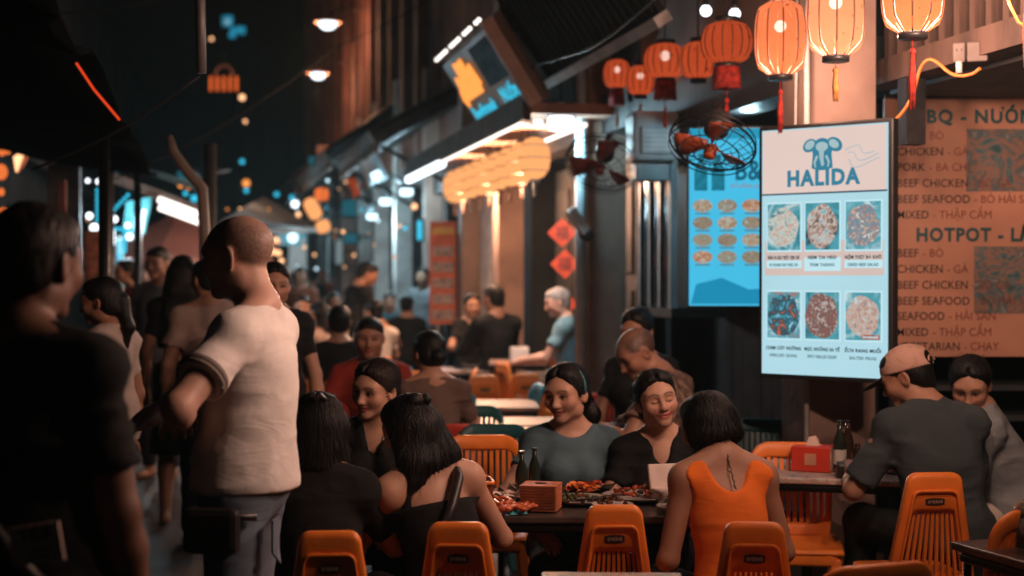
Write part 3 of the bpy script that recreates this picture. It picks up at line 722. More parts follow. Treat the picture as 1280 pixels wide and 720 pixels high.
sg = empty('shop_sign', F(11.1, 2.3, 2.86), YAW, 'leaning dark shop sign with glowing orange emblem and blue script', 'sign')
# local frame of the sign: x along the street (towards the viewer), y across, z up; the board leans out over the street
Ml = Matrix.Rotation(R(-90), 4, 'Z') @ Matrix.Rotation(R(32), 4, 'X')      # text x runs back to front of the street
sp = empty('sign_tilt', (0, 0, 0)); bpy.data.objects.remove(sp)
def PS(mb, nm, m, par=None):
    o = mb.build(nm, m, par or sg)
    if not par: o.matrix_local = Ml
    return o
bd = PS(MB().box((0, .03, .30), (2.05, .05, .62)), 'board', mat('sign_board', (.022, .028, .032), .4, var=.4, scale=3))
PS(MB().box((0, .09, .30), (2.15, .06, .72)), 'frame', M_wood)
PS(MB().box((1.04, .0, .30), (.07, .10, .70)), 'frame', mat('sign_frame_pale', (.45, .27, .20), .6))
for i in range(17):
    if i in (5, 10, 14): continue
    PS(MB().ball((-1.0 + i * .122, -.02, .68), .017, 8), 'bulb', G_tube)
hp = MB()
for x, z, a, h, w in ((-.74, .35, 16, .20, .15), (-.54, .42, 7, .28, .14), (-.33, .43, -3, .26, .14), (-.13, .38, -14, .20, .13), (-.86, .27, 40, .14, .12)):
    hp.box((x, -.012, z), (w, .02, h), Matrix.Rotation(R(a), 3, 'Y'), .009)
hp.box((-.45, -.010, .29), (.62, .02, .12), None, .009)
PS(hp, 'emblem', G_orange)
RX = Matrix.Rotation(R(90), 4, 'X')
text('Beefsteak', .17, G_cyan, sg, Ml @ Matrix.Translation((-.92, -.006, .05)) @ RX, .004, 'LEFT', 1.25)
text('Nướng', .17, G_cyan, sg, Ml @ Matrix.Translation((.28, -.006, .07)) @ RX, .004, 'LEFT', 1.25)
PS(MB().box((.52, -.004, .40), (.80, .012, .34)), 'printed_picture', glow('sign_picture_cool', (.06, .09, .105), .5, .33, 7))

# row of small orange lanterns below the awning
ln = MB(); ln.lathe([(.03, -.165), (.075, -.145), (.115, -.09), (.13, 0), (.115, .09), (.075, .145), (.03, .165)], n=14); lnm = ln.mesh('paper')
for i in range(9):
    p = F(10.95 + i * .46, 2.52, 2.50)
    r = empty('small_lantern', p, 0, ('nearest', 'second', 'third', 'fourth', 'fifth', 'sixth', 'seventh', 'eighth', 'farthest')[i] + ' small orange lantern in the row under the lit awning', 'lantern', 'orange lanterns in a row under the lit awning')
    link_mesh('paper', lnm, None if lnm.materials else G_lant, r)
    for zz in (-.10, 0, .10): MB().lathe([(.1325 if zz == 0 else .112, zz - .004), (.1345 if zz == 0 else .114, zz), (.1325 if zz == 0 else .112, zz + .004)], n=14, caps=False).build('hoop', M_wood, r)
    mb = MB(); mb.lathe([(.045, .165), (.045, .185)], n=8); mb.tube([(0, 0, .18), (0, 0, .26)], .004, 4); mb.build('cap', M_blackm, r)
    if i % 3 == 1:
        l = bpy.data.lights.new('lamp_light', 'POINT'); l.energy = 150; l.color = (1, .52, .30); l.shadow_soft_size = .13
        lo = bpy.data.objects.new('lamp_light', l); COL.objects.link(lo); lo.parent = r; lo.location = (0, -.16, -.12)
    mb = MB(); mb.lathe([(.04, -.19), (.04, -.165)], n=8); mb.tube([(0, 0, -.17), (0, 0, -.30)], [.012, .018], 5); mb.build('tassel', M_wood, r)

# wide shop lamps hung at the awning
def pendant(label, p, r, m, power=0, col=(1, .9, .8), hang=.5, shade=None, group=None, name='shop_lamp'):
    root = empty(name, p, 0, label, 'lamp', group)
    MB().lathe([(r * .35, -r * .85), (r * .9, -r * .75), (r, -r * .2), (r * .9, r * .35), (r * .4, r * .5)], n=14).build('bulb', m, root)
    MB().lathe([(r * 1.02, r * .22), (r * .9, r * .55), (r * .45, r * .8), (r * .3, r * 1.3)], n=14).build('cap', shade or M_paleb, root)
    MB().tube([(0, 0, r * 1.25), (0, 0, r * 1.3 + hang)], .006, 5).build('cord', M_wire, root)
    if power:
        l = bpy.data.lights.new('lamp_light', 'POINT'); l.energy = power; l.color = col; l.shadow_soft_size = r
        lo = bpy.data.objects.new('lamp_light', l); COL.objects.link(lo); lo.parent = root; lo.location = (0, 0, -r * 1.15)
    return root
pendant('white globe shop lamp at the near end of the lit awning', pt(701, 150, 10.6), .10, G_white, 60, (.5, .85, 1), .2)
pendant('white globe shop lamp beside the row of orange lanterns', pt(660, 193, 11.6), .085, G_white, 100, (.5, .85, 1), .3)
pendant('cool white lamp hanging farther down the right side, lower of three', pt(465, 269, 22), .085, G_whitecy, 130, (.55, .85, 1), .5)
pendant('cool white lamp in the middle of three down the right side', pt(482, 250, 20), .09, G_whitecy, 130, (.55, .85, 1), .5)
pendant('cool white lamp nearest the row of orange lanterns, upper of three', pt(508, 238, 18), .085, G_whitecy, 130, (.55, .85, 1), .4)

# street lamps on brackets
for lab, px, py, Y, r in (('upper bracket street lamp against the reddish wall', 410, 28, 26, .22), ('lower bracket street lamp against the reddish wall', 398, 92, 29, .20)):
    p = pt(px, py, Y); root = empty('street_lamp', p, YAW, lab, 'street lamp')
    MB().lathe([(r * .1, r * .5), (r * .45, r * .38), (r * 1.1, r * .02), (r * 1.12, -r * .05)], n=18, caps=False).build('shade', mat('lamp_shade_enamel', (.55, .26, .16), .5), root)
    MB().lathe([(r * .72, -r * .02), (r * .70, -r * .30), (r * .45, -r * .55), (r * .1, -r * .64)], n=16).build('bulb', G_white, root)
    MB().tube([(0, 0, r * .45), (.25, 0, r * 1.2), (.9, 0, r * 1.3), (1.35, 0, r * .7)], .03, 6).build('arm', M_wood, root)
    l = bpy.data.lights.new('lamp_light', 'POINT'); l.energy = 150; l.color = (1, .48, .26); l.shadow_soft_size = r * .6
    lo = bpy.data.objects.new('lamp_light', l); COL.objects.link(lo); lo.parent = root; lo.location = (0, 0, -r * .8)

# ---- left side of the street: dark block, tarpaulin, stalls
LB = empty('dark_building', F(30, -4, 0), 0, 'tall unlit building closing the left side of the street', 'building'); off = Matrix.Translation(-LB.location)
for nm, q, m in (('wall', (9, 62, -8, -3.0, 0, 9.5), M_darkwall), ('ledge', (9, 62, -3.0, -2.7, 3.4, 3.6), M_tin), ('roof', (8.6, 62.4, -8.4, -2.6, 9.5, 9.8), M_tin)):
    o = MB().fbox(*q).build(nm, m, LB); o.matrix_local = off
for i in range(9):
    s = 12 + i * 5.5
    for z in (1.0, 4.4, 7.0):
        w = MB().fbox(s, s + 1.4, -3.0, -2.965, z, z + 1.7).build('window', M_dark, LB); w.matrix_local = off
        MB().fbox(s + .66, s + .74, -2.965, -2.94, z, z + 1.7).build('frame', M_tin, w)
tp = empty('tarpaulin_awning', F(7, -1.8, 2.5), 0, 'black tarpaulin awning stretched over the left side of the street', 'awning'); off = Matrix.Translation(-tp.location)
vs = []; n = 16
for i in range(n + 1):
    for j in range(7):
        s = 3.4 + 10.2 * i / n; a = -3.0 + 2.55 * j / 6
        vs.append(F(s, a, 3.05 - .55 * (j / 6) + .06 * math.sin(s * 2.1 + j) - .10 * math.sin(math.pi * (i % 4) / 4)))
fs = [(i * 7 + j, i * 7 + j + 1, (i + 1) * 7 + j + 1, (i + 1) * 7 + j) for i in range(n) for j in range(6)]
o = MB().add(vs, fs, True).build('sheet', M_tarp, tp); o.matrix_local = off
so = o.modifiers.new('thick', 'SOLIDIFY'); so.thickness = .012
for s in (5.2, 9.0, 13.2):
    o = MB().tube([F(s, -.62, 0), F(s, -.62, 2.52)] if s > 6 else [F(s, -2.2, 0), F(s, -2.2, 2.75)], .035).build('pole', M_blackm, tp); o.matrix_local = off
o = MB().tube([pt(250, -60, 6), pt(252, 92, 6)], .022).build('hanging_pole', mat('pole_grey', (.16, .15, .15), .5, metal=.4), tp); o.matrix_local = off
tag(MB().tube([pt(96, 79, 4.0), pt(118, 112, 4.0), pt(150, 150, 4.0)], .0038).build('neon_tube', G_red), 'thin red neon tube slanting across the dark tarpaulin', 'neon tube')
mb = MB(); mb.tube([pt(212, 170, 9), pt(217, 190, 9), pt(232, 212, 9), pt(253, 236, 9), pt(256, 300, 9), pt(256, 620, 9)], [.02, .03, .034, .036, .036, .036]); tag(mb.build('bent_pole', mat('pole_brown', (.20, .14, .11), .6)), 'bent pale pole with a curved tip rising above the man in white', 'pole')
for k, (q0, q1, sag) in enumerate((((40, 212), (250, 95), 12), ((0, 20), (250, -10), 8), ((130, 230), (420, 60), 14), ((420, 60), (600, -40), 6))):
    pts = [pt(q0[0] + (q1[0] - q0[0]) * t / 8, q0[1] + (q1[1] - q0[1]) * t / 8 + sag * math.sin(math.pi * t / 8), 8 + k * 2.2) for t in range(9)]
    tag(MB().tube(pts, .007, 5).build('overhead_wire', M_wire), ('thin wire rising from the left stalls to the hanging pole', 'thin wire across the top left corner', 'thin wire crossing the dark sky to the reddish wall', 'thin wire across the reddish wall at the top')[k], 'wire')

# left stall: cool panel, beads, tubes
st = empty('lit_stall', pt(190, 700, 14), 0, 'left food stall outlined with cyan bead lights and white tubes', 'stall'); off = Matrix.Translation(-st.location)
def PST(mb, nm, m):
    o = mb.build(nm, m, st); o.matrix_local = off; return o
def quad(q, Y, th=.04):
    P = [pt(x, y, Y) for x, y in q]; B_ = [p + Vector((0, th, 0)) for p in P]
    return MB().hexa([P[0], P[1], P[2], P[3], B_[0], B_[1], B_[2], B_[3]])
PST(quad([(152, 300), (158, 252), (190, 246), (180, 292)], 14), 'panel', mat('stall_panel_teal', (.05, .26, .30), .5, emit=(.03, .35, .42), es=.35))  # panel material given a little glow of its own, as if backlit
PST(quad([(140, 228), (142, 216), (262, 262), (262, 276)], 14.2), 'roof_edge', M_wood)
PST(quad([(165, 206), (172, 214), (250, 240), (240, 226)], 14.6), 'roof_sheet', mat('stall_roof_blue', (.10, .22, .28), .5))
for (x0, y0), (x1, y1) in (((198, 249), (249, 268)), ((199, 259), (252, 279))): PST(MB().tube([pt(x0, y0, 13.9), pt(x1, y1, 13.9)], .030), 'light_tube', G_tube)
bdm = MB().ball((0, 0, 0), .022, 8).mesh('bulb'); bdm.materials.append(G_white); bdc = MB().ball((0, 0, 0), .020, 8).mesh('bulb'); bdc.materials.append(G_cyan)
def beads(q0, q1, n, Y, me):
    for i in range(n):
        o = link_mesh('bulb', me, None, st); t = i / max(1, n - 1); o.location = pt(q0[0] + (q1[0] - q0[0]) * t, q0[1] + (q1[1] - q0[1]) * t, Y) - st.location
beads((180, 264), (174, 303), 9, 13.8, bdm); beads((145, 286), (168, 288), 6, 13.8, bdc); beads((157, 290), (156, 314), 7, 13.8, bdc); beads((150, 320), (151, 342), 4, 13.8, bdc); beads((143, 262), (160, 244), 5, 13.8, bdc)
beads((122, 238), (122, 275), 7, 13.8, bdc)
for x, y, r in ((143, 274, .035), (160, 282, .03), (162, 296, .036), (118, 285, .045), (112, 270, .034), (124, 227, .03), (110, 226, .022)): PST(MB().ball(pt(x, y, 13.8), r, 10), 'bulb', G_white)
for q_, e_, c_ in (((162, 296, 13.4), 26, (.8, .9, 1)), ((225, 285, 13.6), 34, (1, .85, .75)), ((143, 274, 13.4), 22, (.5, .85, 1))):
    l = bpy.data.lights.new('lamp_light', 'POINT'); l.energy = e_; l.color = c_; l.shadow_soft_size = .05
    lo = bpy.data.objects.new('lamp_light', l); COL.objects.link(lo); lo.parent = st; lo.location = pt(*q_) - st.location
PST(MB().tube([pt(140, 286, 13.8), pt(140, 306, 13.8)], .03), 'light_tube', G_white)
PST(MB().tube([pt(150, 300, 13.9), pt(150, 700, 13.9)], .04), 'post', mat('stall_post_blue', (.10, .25, .30), .5))
PST(MB().box(pt(200, 520, 14.2), (1.4, .6, .9)), 'counter', M_dark)
# salmon parasol canopy
um = empty('parasol', pt(232, 640, 16), 0, 'salmon canvas parasol behind the standing people on the left', 'parasol')
ap = pt(225, 262, 16) - um.location; ring = [Vector((ap.x + 1.05 * math.cos(t), .0 + 1.05 * math.sin(t), ap.z - .55)) for t in [2 * math.pi * k / 8 for k in range(8)]]
MB().add([ap] + ring, [(0, k + 1, (k + 1) % 8 + 1) for k in range(8)]).build('canopy', M_salm, um)
mb = MB()
for k in range(8):
    a, b = ring[k], ring[(k + 1) % 8]; mb.add([a, b, b + Vector((0, 0, -.12)), a + Vector((0, 0, -.12))], [(0, 1, 2, 3)])
mb.build('valance', M_salm, um); MB().tube([(ap.x, 0, 0 - um.location.z), (ap.x, 0, ap.z)], .025).build('pole', M_steel, um)
# stall with red glow at the far left
rs = empty('red_lit_stall', pt(20, 700, 12), 0, 'stall at the far left edge glowing red behind the man in black', 'stall'); off = Matrix.Translation(-rs.location)
def PRS(mb, nm, m):
    o = mb.build(nm, m, rs); o.matrix_local = off; return o
for x, y, r in ((2, 215, .055), (4, 275, .085), (3, 190, .03), (10, 188, .03), (2, 240, .028)): PRS(MB().ball(pt(x, y, 12), (r, r, r * 1.25), 10), 'lantern', glow('red_lantern_far', (1.0, .22, .05), 1.0))
PRS(quad([(22, 215), (18, 196), (36, 192), (30, 205)], 12), 'lit_board', glow('red_board', (.75, .20, .09), .55)); PRS(quad([(17, 196), (27, 190), (28, 194), (20, 215)], 11.9), 'light_tube', G_warm)
PRS(quad([(60, 330), (60, 205), (100, 205), (100, 330)], 13), 'door_board', mat('grey_door_far', (.10, .10, .11), .7)); PRS(quad([(72, 330), (72, 225), (82, 225), (82, 330)], 12.9), 'door_slit', mat('red_door_far', (.16, .06, .05), .7))
PRS(quad([(106, 380), (106, 288), (126, 288), (126, 380)], 13), 'poster', mat('orange_poster_far', (.6, .22, .12), .7, var=.3, scale=14))
PRS(MB().tube([pt(134, 200, 12.2), pt(134, 720, 12.2)], .06), 'post', M_dark)
PRS(MB().tube([pt(262, 180, 12.2), pt(262, 720, 12.2)], .06), 'post', M_dark)

# ---- far end: shop with cool light, dark blocks, small lights
fe = empty('far_shop', pt(370, 400, 42), 0, 'far shop at the end of the street lit cool cyan', 'building'); off = Matrix.Translation(-fe.location)
def PFE(mb, nm, m):
    o = mb.build(nm, m, fe); o.matrix_local = off; return o
PFE(quad([(300, 420), (300, 288), (420, 288), (420, 420)], 44, 2), 'wall', M_darkwall)
PFE(quad([(346, 306), (346, 290), (413, 293), (413, 308)], 42), 'fascia_light', glow('fascia_cool', (.16, .42, .52), .9, .15, .4))
PFE(quad([(358, 372), (362, 304), (386, 304), (386, 372)], 43), 'lit_doorway', glow('doorway_pale', (.42, .50, .52), .8, .2, .5))
PFE(quad([(388, 378), (388, 304), (396, 304), (396, 378)], 43), 'lit_doorway', glow('doorway_cyan', (.10, .36, .45), .8, .2, .5))
PFE(quad([(409, 370), (409, 300), (413, 300), (413, 370)], 42), 'light_tube', G_cyan)
cn = empty('grey_canvas_roof', pt(335, 290, 24), 0, 'dim grey canvas roof hanging over the far crowd', 'awning')
o = MB().add([pt(268, 300, 24), pt(402, 288, 24), pt(398, 284, 30), pt(330, 246, 30), pt(276, 276, 24)], [(0, 1, 2, 3, 4)]).build('sheet', mat('grey_canvas', (.09, .10, .10), .8, var=.2, scale=.6), cn); o.matrix_local = Matrix.Translation(-cn.location)
o = MB().tube([pt(262, 292, 24), pt(402, 287, 24)], .05, 6).build('pole', M_plas2, cn); o.matrix_local = Matrix.Translation(-cn.location)
fb = empty('far_tower', pt(300, 345, 90), 0, 'unlit tower block rising beyond the end of the street', 'building'); off = Matrix.Translation(-fb.location)
o = quad([(150, 345), (150, 60), (330, 60), (330, 345)], 90, 10).build('wall', M_darkwall, fb); o.matrix_local = off
for i in range(5):
    for j in range(5):
        o = quad([(170 + 32 * i, 120 + 40 * j), (170 + 32 * i, 98 + 40 * j), (186 + 32 * i, 98 + 40 * j), (186 + 32 * i, 120 + 40 * j)], 89.9, .05).build('window', M_dark, fb); o.matrix_local = off
bs = empty('rooftop_sign', pt(285, 45, 60), 0, 'small blue lit sign high in the dark sky', 'sign'); off = Matrix.Translation(-bs.location)
for q in ([(278, 33), (278, 20), (291, 20), (291, 33)], [(286, 47), (289, 35), (296, 35), (294, 48)], [(296, 42), (297, 33), (307, 34), (306, 43)]):
    o = quad(q, 60, .1).build('lit_panel', glow('rooftop_cyan', (.03, .42, .66), .6), bs); o.matrix_local = off
text('M', .34, mat('sign_pale_letter', (.3, .5, .55), .5, emit=(.4, .6, .65), es=.5), bs, off @ Matrix.Translation(pt(284.5, 31, 59.9)) @ RX, .003, 'CENTER')
o = MB().tube([pt(300, 48, 60.3), pt(300, 345, 60.3)], .12, 6).build('mast', M_blackm, bs); o.matrix_local = off
bk = empty('basket_lamp', pt(280, 100, 30), 0, 'red lamp shaped like a basket with a looped handle in the dark sky', 'lamp'); off = Matrix.Translation(-bk.location)
for x in (264, 272, 280, 288, 296): o = MB().tube([pt(x, 96, 30), pt(x, 114, 30)], .026, 8).build('light_tube', glow('basket_red', (1, .16, .03), 1.1), bk); o.matrix_local = off
o = MB().tube([pt(280 + 11 * math.cos(t), 95 - 13 * math.sin(t), 30) for t in np.linspace(0, math.pi, 9)], .035, 6).build('handle', mat('basket_handle', (.3, .15, .1), .5), bk); o.matrix_local = off
o = MB().tube([pt(280, 82, 30), pt(280, 10, 30)], .01, 5).build('cord', M_wire, bk); o.matrix_local = off
LAB, GRP = 'small blurred light far down the dark street', 'scattered lights far down the street'
bn = {}
LABS = ['warm light just below the basket lamp', 'tiny warm light midway down the dark sky', 'cyan light hanging low in the dark sky', 'orange light above the canvas roof', 'cyan light just under the orange one above the canvas roof', 'tiny warm light left of the rooftop sign', 'white lamp above the small red flag', 'warm lamp over the white one near the flag', 'tiny warm lamp topmost above the flag', 'white light left of the tilted orange lantern', 'warm light below the white one left of the tilted lantern', "warm light at the back of the standing man's head", "warm light nearest the standing man's nape", 'warm light beside the one at the nape', 'lowest warm light behind the standing man', 'pale cool light on the far shop fascia', 'small cyan light left of the white far lamp', 'small cyan light above the white far lamp', 'warm light right of the three cool lamps', 'cyan light low among the far pillars', "tiny orange light by the standing man's crown", 'warm light under the canvas roof edge', 'large cyan light above the stall tubes', 'smaller cyan light left of the large one', 'orange light above the stall tubes, right one', 'orange light above the stall tubes, left one', 'warm light by the post above the stall tubes', 'warm light beside the orange poster', 'cyan light below the stall beads']
for lab_, (x, y, r, m, Y) in zip(LABS, ((303, 122, 5, G_warm, 30), (307, 152, 3, G_warm, 34), (303, 202, 4, G_cyan, 30), (308, 229, 6, G_orange, 28), (308, 238, 4, G_cyan, 28), (265, 49, 3, G_warm, 50), (432, 216, 6, G_white, 22), (428, 200, 5, G_warm, 24), (433, 190, 3, G_warm, 26),
                      (369, 255, 6, G_white, 26), (373, 268, 4, G_warm, 26), (345, 300, 5, G_warm, 24), (340, 314, 6, G_warm, 22), (348, 316, 5, G_warm, 22), (352, 326, 4, G_warm, 22), (366, 297, 8, G_whitecy, 34), (346, 243, 4, G_cyan, 30), (365, 247, 4, G_cyan, 30), (518, 258, 5, G_warm, 20), (506, 285, 4, G_cyan, 20),
                      (338, 305, 3, G_orange, 24), (377, 282, 4, G_warm, 30), (243, 248, 6, G_cyan, 20), (232, 242, 4, G_cyan, 20), (236, 234, 4, G_orange, 20), (226, 232, 4, G_orange, 20), (257, 260, 4, G_warm, 20), (118, 300, 4, G_warm, 15), (165, 330, 4, G_cyan, 15))):
    rr = r * Y / FPX * .8
    root = empty('street_light', pt(x, y, Y), 0, 'small ' + lab_ if not lab_.startswith(('tiny', 'small', 'large', 'smaller', 'lowest')) else lab_, 'light', GRP)
    k = m.name
    if k not in bn: b_ = MB().ball((0, 0, 0), 1, 10).mesh('bulb'); b_.materials.append(m); bn[k] = b_
    o = link_mesh('bulb', bn[k], None, root); o.scale = (rr,) * 3
    if r >= 6:
        l = bpy.data.lights.new('lamp_light', 'POINT'); l.energy = 55; l.color = (1, .6, .4) if 'warm' in k or 'orange' in k else (.5, .85, 1); l.shadow_soft_size = rr
        lo = bpy.data.objects.new('lamp_light', l); COL.objects.link(lo); lo.parent = root; lo.location = (0, 0, -rr * 1.3)
    if 'c' not in bn: b_ = MB().lathe([(.5, .8), (.45, 1.3), (.1, 1.5)], n=8).mesh('cap'); b_.materials.append(M_blackm); bn['c'] = b_
    o = link_mesh('cap', bn['c'], None, root); o.scale = (rr,) * 3
# orange and red hangings on the right, mid distance
def lant_far(lab, q, Y, m):
    root = empty('hanging_lantern', pt(q[0], q[1], Y), 0, lab, 'lantern'); rx, rz = q[2] * Y / FPX, q[3] * Y / FPX
    Mq = Matrix.Rotation(R(q[4]), 3, 'Y')
    MB().lathe([(rx * .4, -rz), (rx * .9, -rz * .75), (rx, 0), (rx * .9, rz * .75), (rx * .4, rz)], n=12, M=Mq).build('paper', m, root)
    MB().lathe([(rx * .42, rz), (rx * .42, rz * 1.15)], n=8, M=Mq).build('cap', M_blackm, root); MB().tube([(0, 0, rz), (0, 0, rz + .5)], .006, 4).build('cord', M_wire, root)
lant_far('round red lantern among the far lamps', (402, 243, 9, 8, 0), 22, glow('red_lantern', (1, .20, .04), 1.0))
lant_far('tilted orange lantern left of the red lantern', (391, 261, 9, 14, -28), 20, G_lant)
lant_far('small orange lantern below the tilted one', (404, 283, 9, 8, -20), 20, G_lant)
fl = empty('small_flag', pt(442, 235, 18), 0, 'small red swallowtail flag hanging among the far lamps', 'flag'); off = Matrix.Translation(-fl.location)
o = MB().plate([(0, 0), (.10, .02), (.17, -.22), (.12, -.20), (.09, -.27)], .01, lambda x, z, n: Vector((x - .08, n, z + .12))).build('cloth', cloth('flag_red', (.8, .12, .03)), fl)
MB().tube([(-.1, 0, .13), (.05, 0, .16)], .008, 5).build('rod', M_blackm, fl)
fx = empty('floodlight', pt(466, 212, 18), R(20), 'grey tilted floodlight box on the shopfront left of the lit awning', 'floodlight')
MB().box((0, 0, 0), (.26, .12, .34), Matrix.Rotation(R(-25), 3, 'Y'), .02).build('housing', M_paleb, fx); MB().box((.03, -.07, -.08), (.12, .02, .10), Matrix.Rotation(R(-25), 3, 'Y')).build('lens', G_whitecy, fx); MB().tube([(0, .05, .1), (.2, .4, .2)], .02).build('bracket', M_blackm, fx)
# red food banner
bn_ = empty('food_banner', pt(554, 405, 17), R(3), 'tall red banner with pale food pictures beside the grey curtains', 'banner'); hb_ = 128 * 17 / FPX; wb_ = 34 * 17 / FPX
MB().box((0, 0, hb_ / 2), (wb_, .03, hb_)).build('cloth', mat('banner_red', (.62, .14, .07), .7), bn_)
for i in range(5): MB().box((0, -.02, hb_ * (.09 + .155 * i)), (wb_ * .8, .012, hb_ * .10), None, .004).build('food_picture', mat('banner_food', (.5, .36, .32), .6, var=.4, scale=30), bn_)
MB().box((.0, -.02, hb_ * .91), (wb_ * .8, .012, hb_ * .07), None, .004).build('heading', mat('banner_head', (.75, .42, .10), .6), bn_)
MB().tube([(0, .03, hb_), (0, .03, hb_ + .6)], .008, 5).build('cord', M_wire, bn_)

# lit shop boards and more small lamps receding down the street
for k, (lab, q, Y, m) in enumerate((('small teal lit board left of the far lamps', (386, 196, 404, 206), 24, G_cyand), ('rust lit board above the tilted orange lantern', (396, 182, 420, 192), 24, glow('board_rust', (.45, .14, .07), .6)), ('cyan lit board under the small red flag', (428, 250, 446, 270), 20, G_cyand),
        ('narrow cyan lit strip on the far pillar', (522, 276, 527, 300), 19, G_cyan), ('pale lit board at the end of the far shop', (420, 300, 428, 330), 30, glow('board_pale', (.30, .38, .40), .6)), ('dim teal lit board over the far crowd', (430, 292, 446, 304), 26, G_cyand), ('blue lit board above the left stall', (222, 214, 244, 224), 18, G_cyand), ('dim orange lit board behind the parasol', (268, 300, 284, 312), 26, glow('board_amber', (.6, .2, .06), .6)))):
    root = empty('lit_board', pt((q[0] + q[2]) / 2, q[3], Y), R(-10), lab, 'sign'); w, h = (q[2] - q[0]) * Y / FPX, (q[3] - q[1]) * Y / FPX
    MB().box((0, 0, h / 2), (w, .06, h), None, .01).build('lit_face', m, root); MB().box((0, .045, h / 2), (w + .05, .05, h + .05), None, .01).build('housing', M_blackm, root); MB().tube([(0, .08, h / 2), (.4, .5, h / 2 + .1)], .02, 5).build('bracket', M_blackm, root)
wl = random.Random(11)
NEAR_ = ('beside the canvas roof', 'above the far diners', 'near the far pillars', 'under the tiled canopy', 'over the far walkers')
lampn = 0
for px0, px1, py0, py1, n in ((284, 340, 255, 335, 10), (405, 470, 215, 335, 18), (470, 535, 255, 330, 10), (150, 262, 300, 345, 10), (345, 420, 300, 350, 10), (100, 150, 210, 300, 6)):
    for i in range(n):
        lampn += 1; Y = wl.uniform(19, 36); x, y = wl.uniform(px0, px1), wl.uniform(py0, py1); m = wl.choice((G_warm, G_warm, G_orange, G_cyan, G_whitecy)); rr = wl.uniform(.9, 2.4) * Y / FPX; k = m.name
        root = empty('string_bulb', pt(x, y, Y), 0, 'tiny blurred bulb among the lights strung over the far crowd', 'bulb', 'tiny bulbs strung over the far crowd')
        if k not in bn: b_ = MB().ball((0, 0, 0), 1, 10).mesh('bulb'); b_.materials.append(m); bn[k] = b_
        o = link_mesh('bulb', bn[k], None, root); o.scale = (rr,) * 3; o = link_mesh('cap', bn['c'], None, root); o.scale = (rr,) * 3
# ------------------------------------------------------------------ lanterns near the camera
def lantern_mat(name, col, es, thru):
    m = bpy.data.materials.new(name); m.use_nodes = True; nt = m.node_tree; nt.nodes.clear(); L = nt.links.new
    tc = nt.nodes.new('ShaderNodeTexCoord'); nz = nt.nodes.new('ShaderNodeTexNoise'); nz.inputs['Scale'].default_value = 9; nz.inputs['Detail'].default_value = 6
    n2 = nt.nodes.new('ShaderNodeTexNoise'); n2.inputs['Scale'].default_value = 26; n2.inputs['Detail'].default_value = 3
    L(tc.outputs['Object'], nz.inputs['Vector']); L(tc.outputs['Object'], n2.inputs['Vector'])
    mx = nt.nodes.new('ShaderNodeMix'); mx.data_type = 'RGBA'; mx.inputs['A'].default_value = (*col, 1); mx.inputs['B'].default_value = (col[0] * .82, col[1] * .6, col[2] * .5, 1); L(nz.outputs['Fac'], mx.inputs['Factor'])
    mr = nt.nodes.new('ShaderNodeMapRange'); mr.inputs['From Min'].default_value = .66; mr.inputs['From Max'].default_value = .70; L(n2.outputs['Fac'], mr.inputs['Value'])
    m2 = nt.nodes.new('ShaderNodeMix'); m2.data_type = 'RGBA'; m2.inputs['B'].default_value = (col[0] * .35, col[1] * .15, col[2] * .1, 1); L(mr.outputs[0], m2.inputs['Factor']); L(mx.outputs['Result'], m2.inputs['A'])
    e = nt.nodes.new('ShaderNodeEmission'); e.inputs['Strength'].default_value = es; L(m2.outputs['Result'], e.inputs['Color'])
    d = nt.nodes.new('ShaderNodeBsdfTranslucent'); d.inputs['Color'].default_value = (col[0] * .004, col[1] * .004, col[2] * .004, 1)
    t = nt.nodes.new('ShaderNodeBsdfTransparent'); t.inputs['Color'].default_value = (1, .9, .82, 1)
    a1 = nt.nodes.new('ShaderNodeAddShader'); L(e.outputs[0], a1.inputs[0]); L(d.outputs[0], a1.inputs[1])
    s = nt.nodes.new('ShaderNodeMixShader'); s.inputs[0].default_value = thru; L(a1.outputs[0], s.inputs[1]); L(t.outputs[0], s.inputs[2])
    o = nt.nodes.new('ShaderNodeOutputMaterial'); L(s.outputs[0], o.inputs['Surface']); _mats[name] = m; return m
L_pale = lantern_mat('silk_peach', (.95, .235, .085), 1.25, .30)
L_cream = lantern_mat('silk_cream', (1.0, .34, .16), 1.45, .30)
L_red = lantern_mat('silk_red', (.92, .13, .035), .58, .18)
M_cap = mat('lantern_cap_black', (.02, .018, .018), .4)
M_tas_red = mat('tassel_red', (.50, .035, .02), .8, var=.3, scale=40); M_tas_gold = mat('tassel_gold', (.70, .30, .08), .8, var=.3, scale=40)
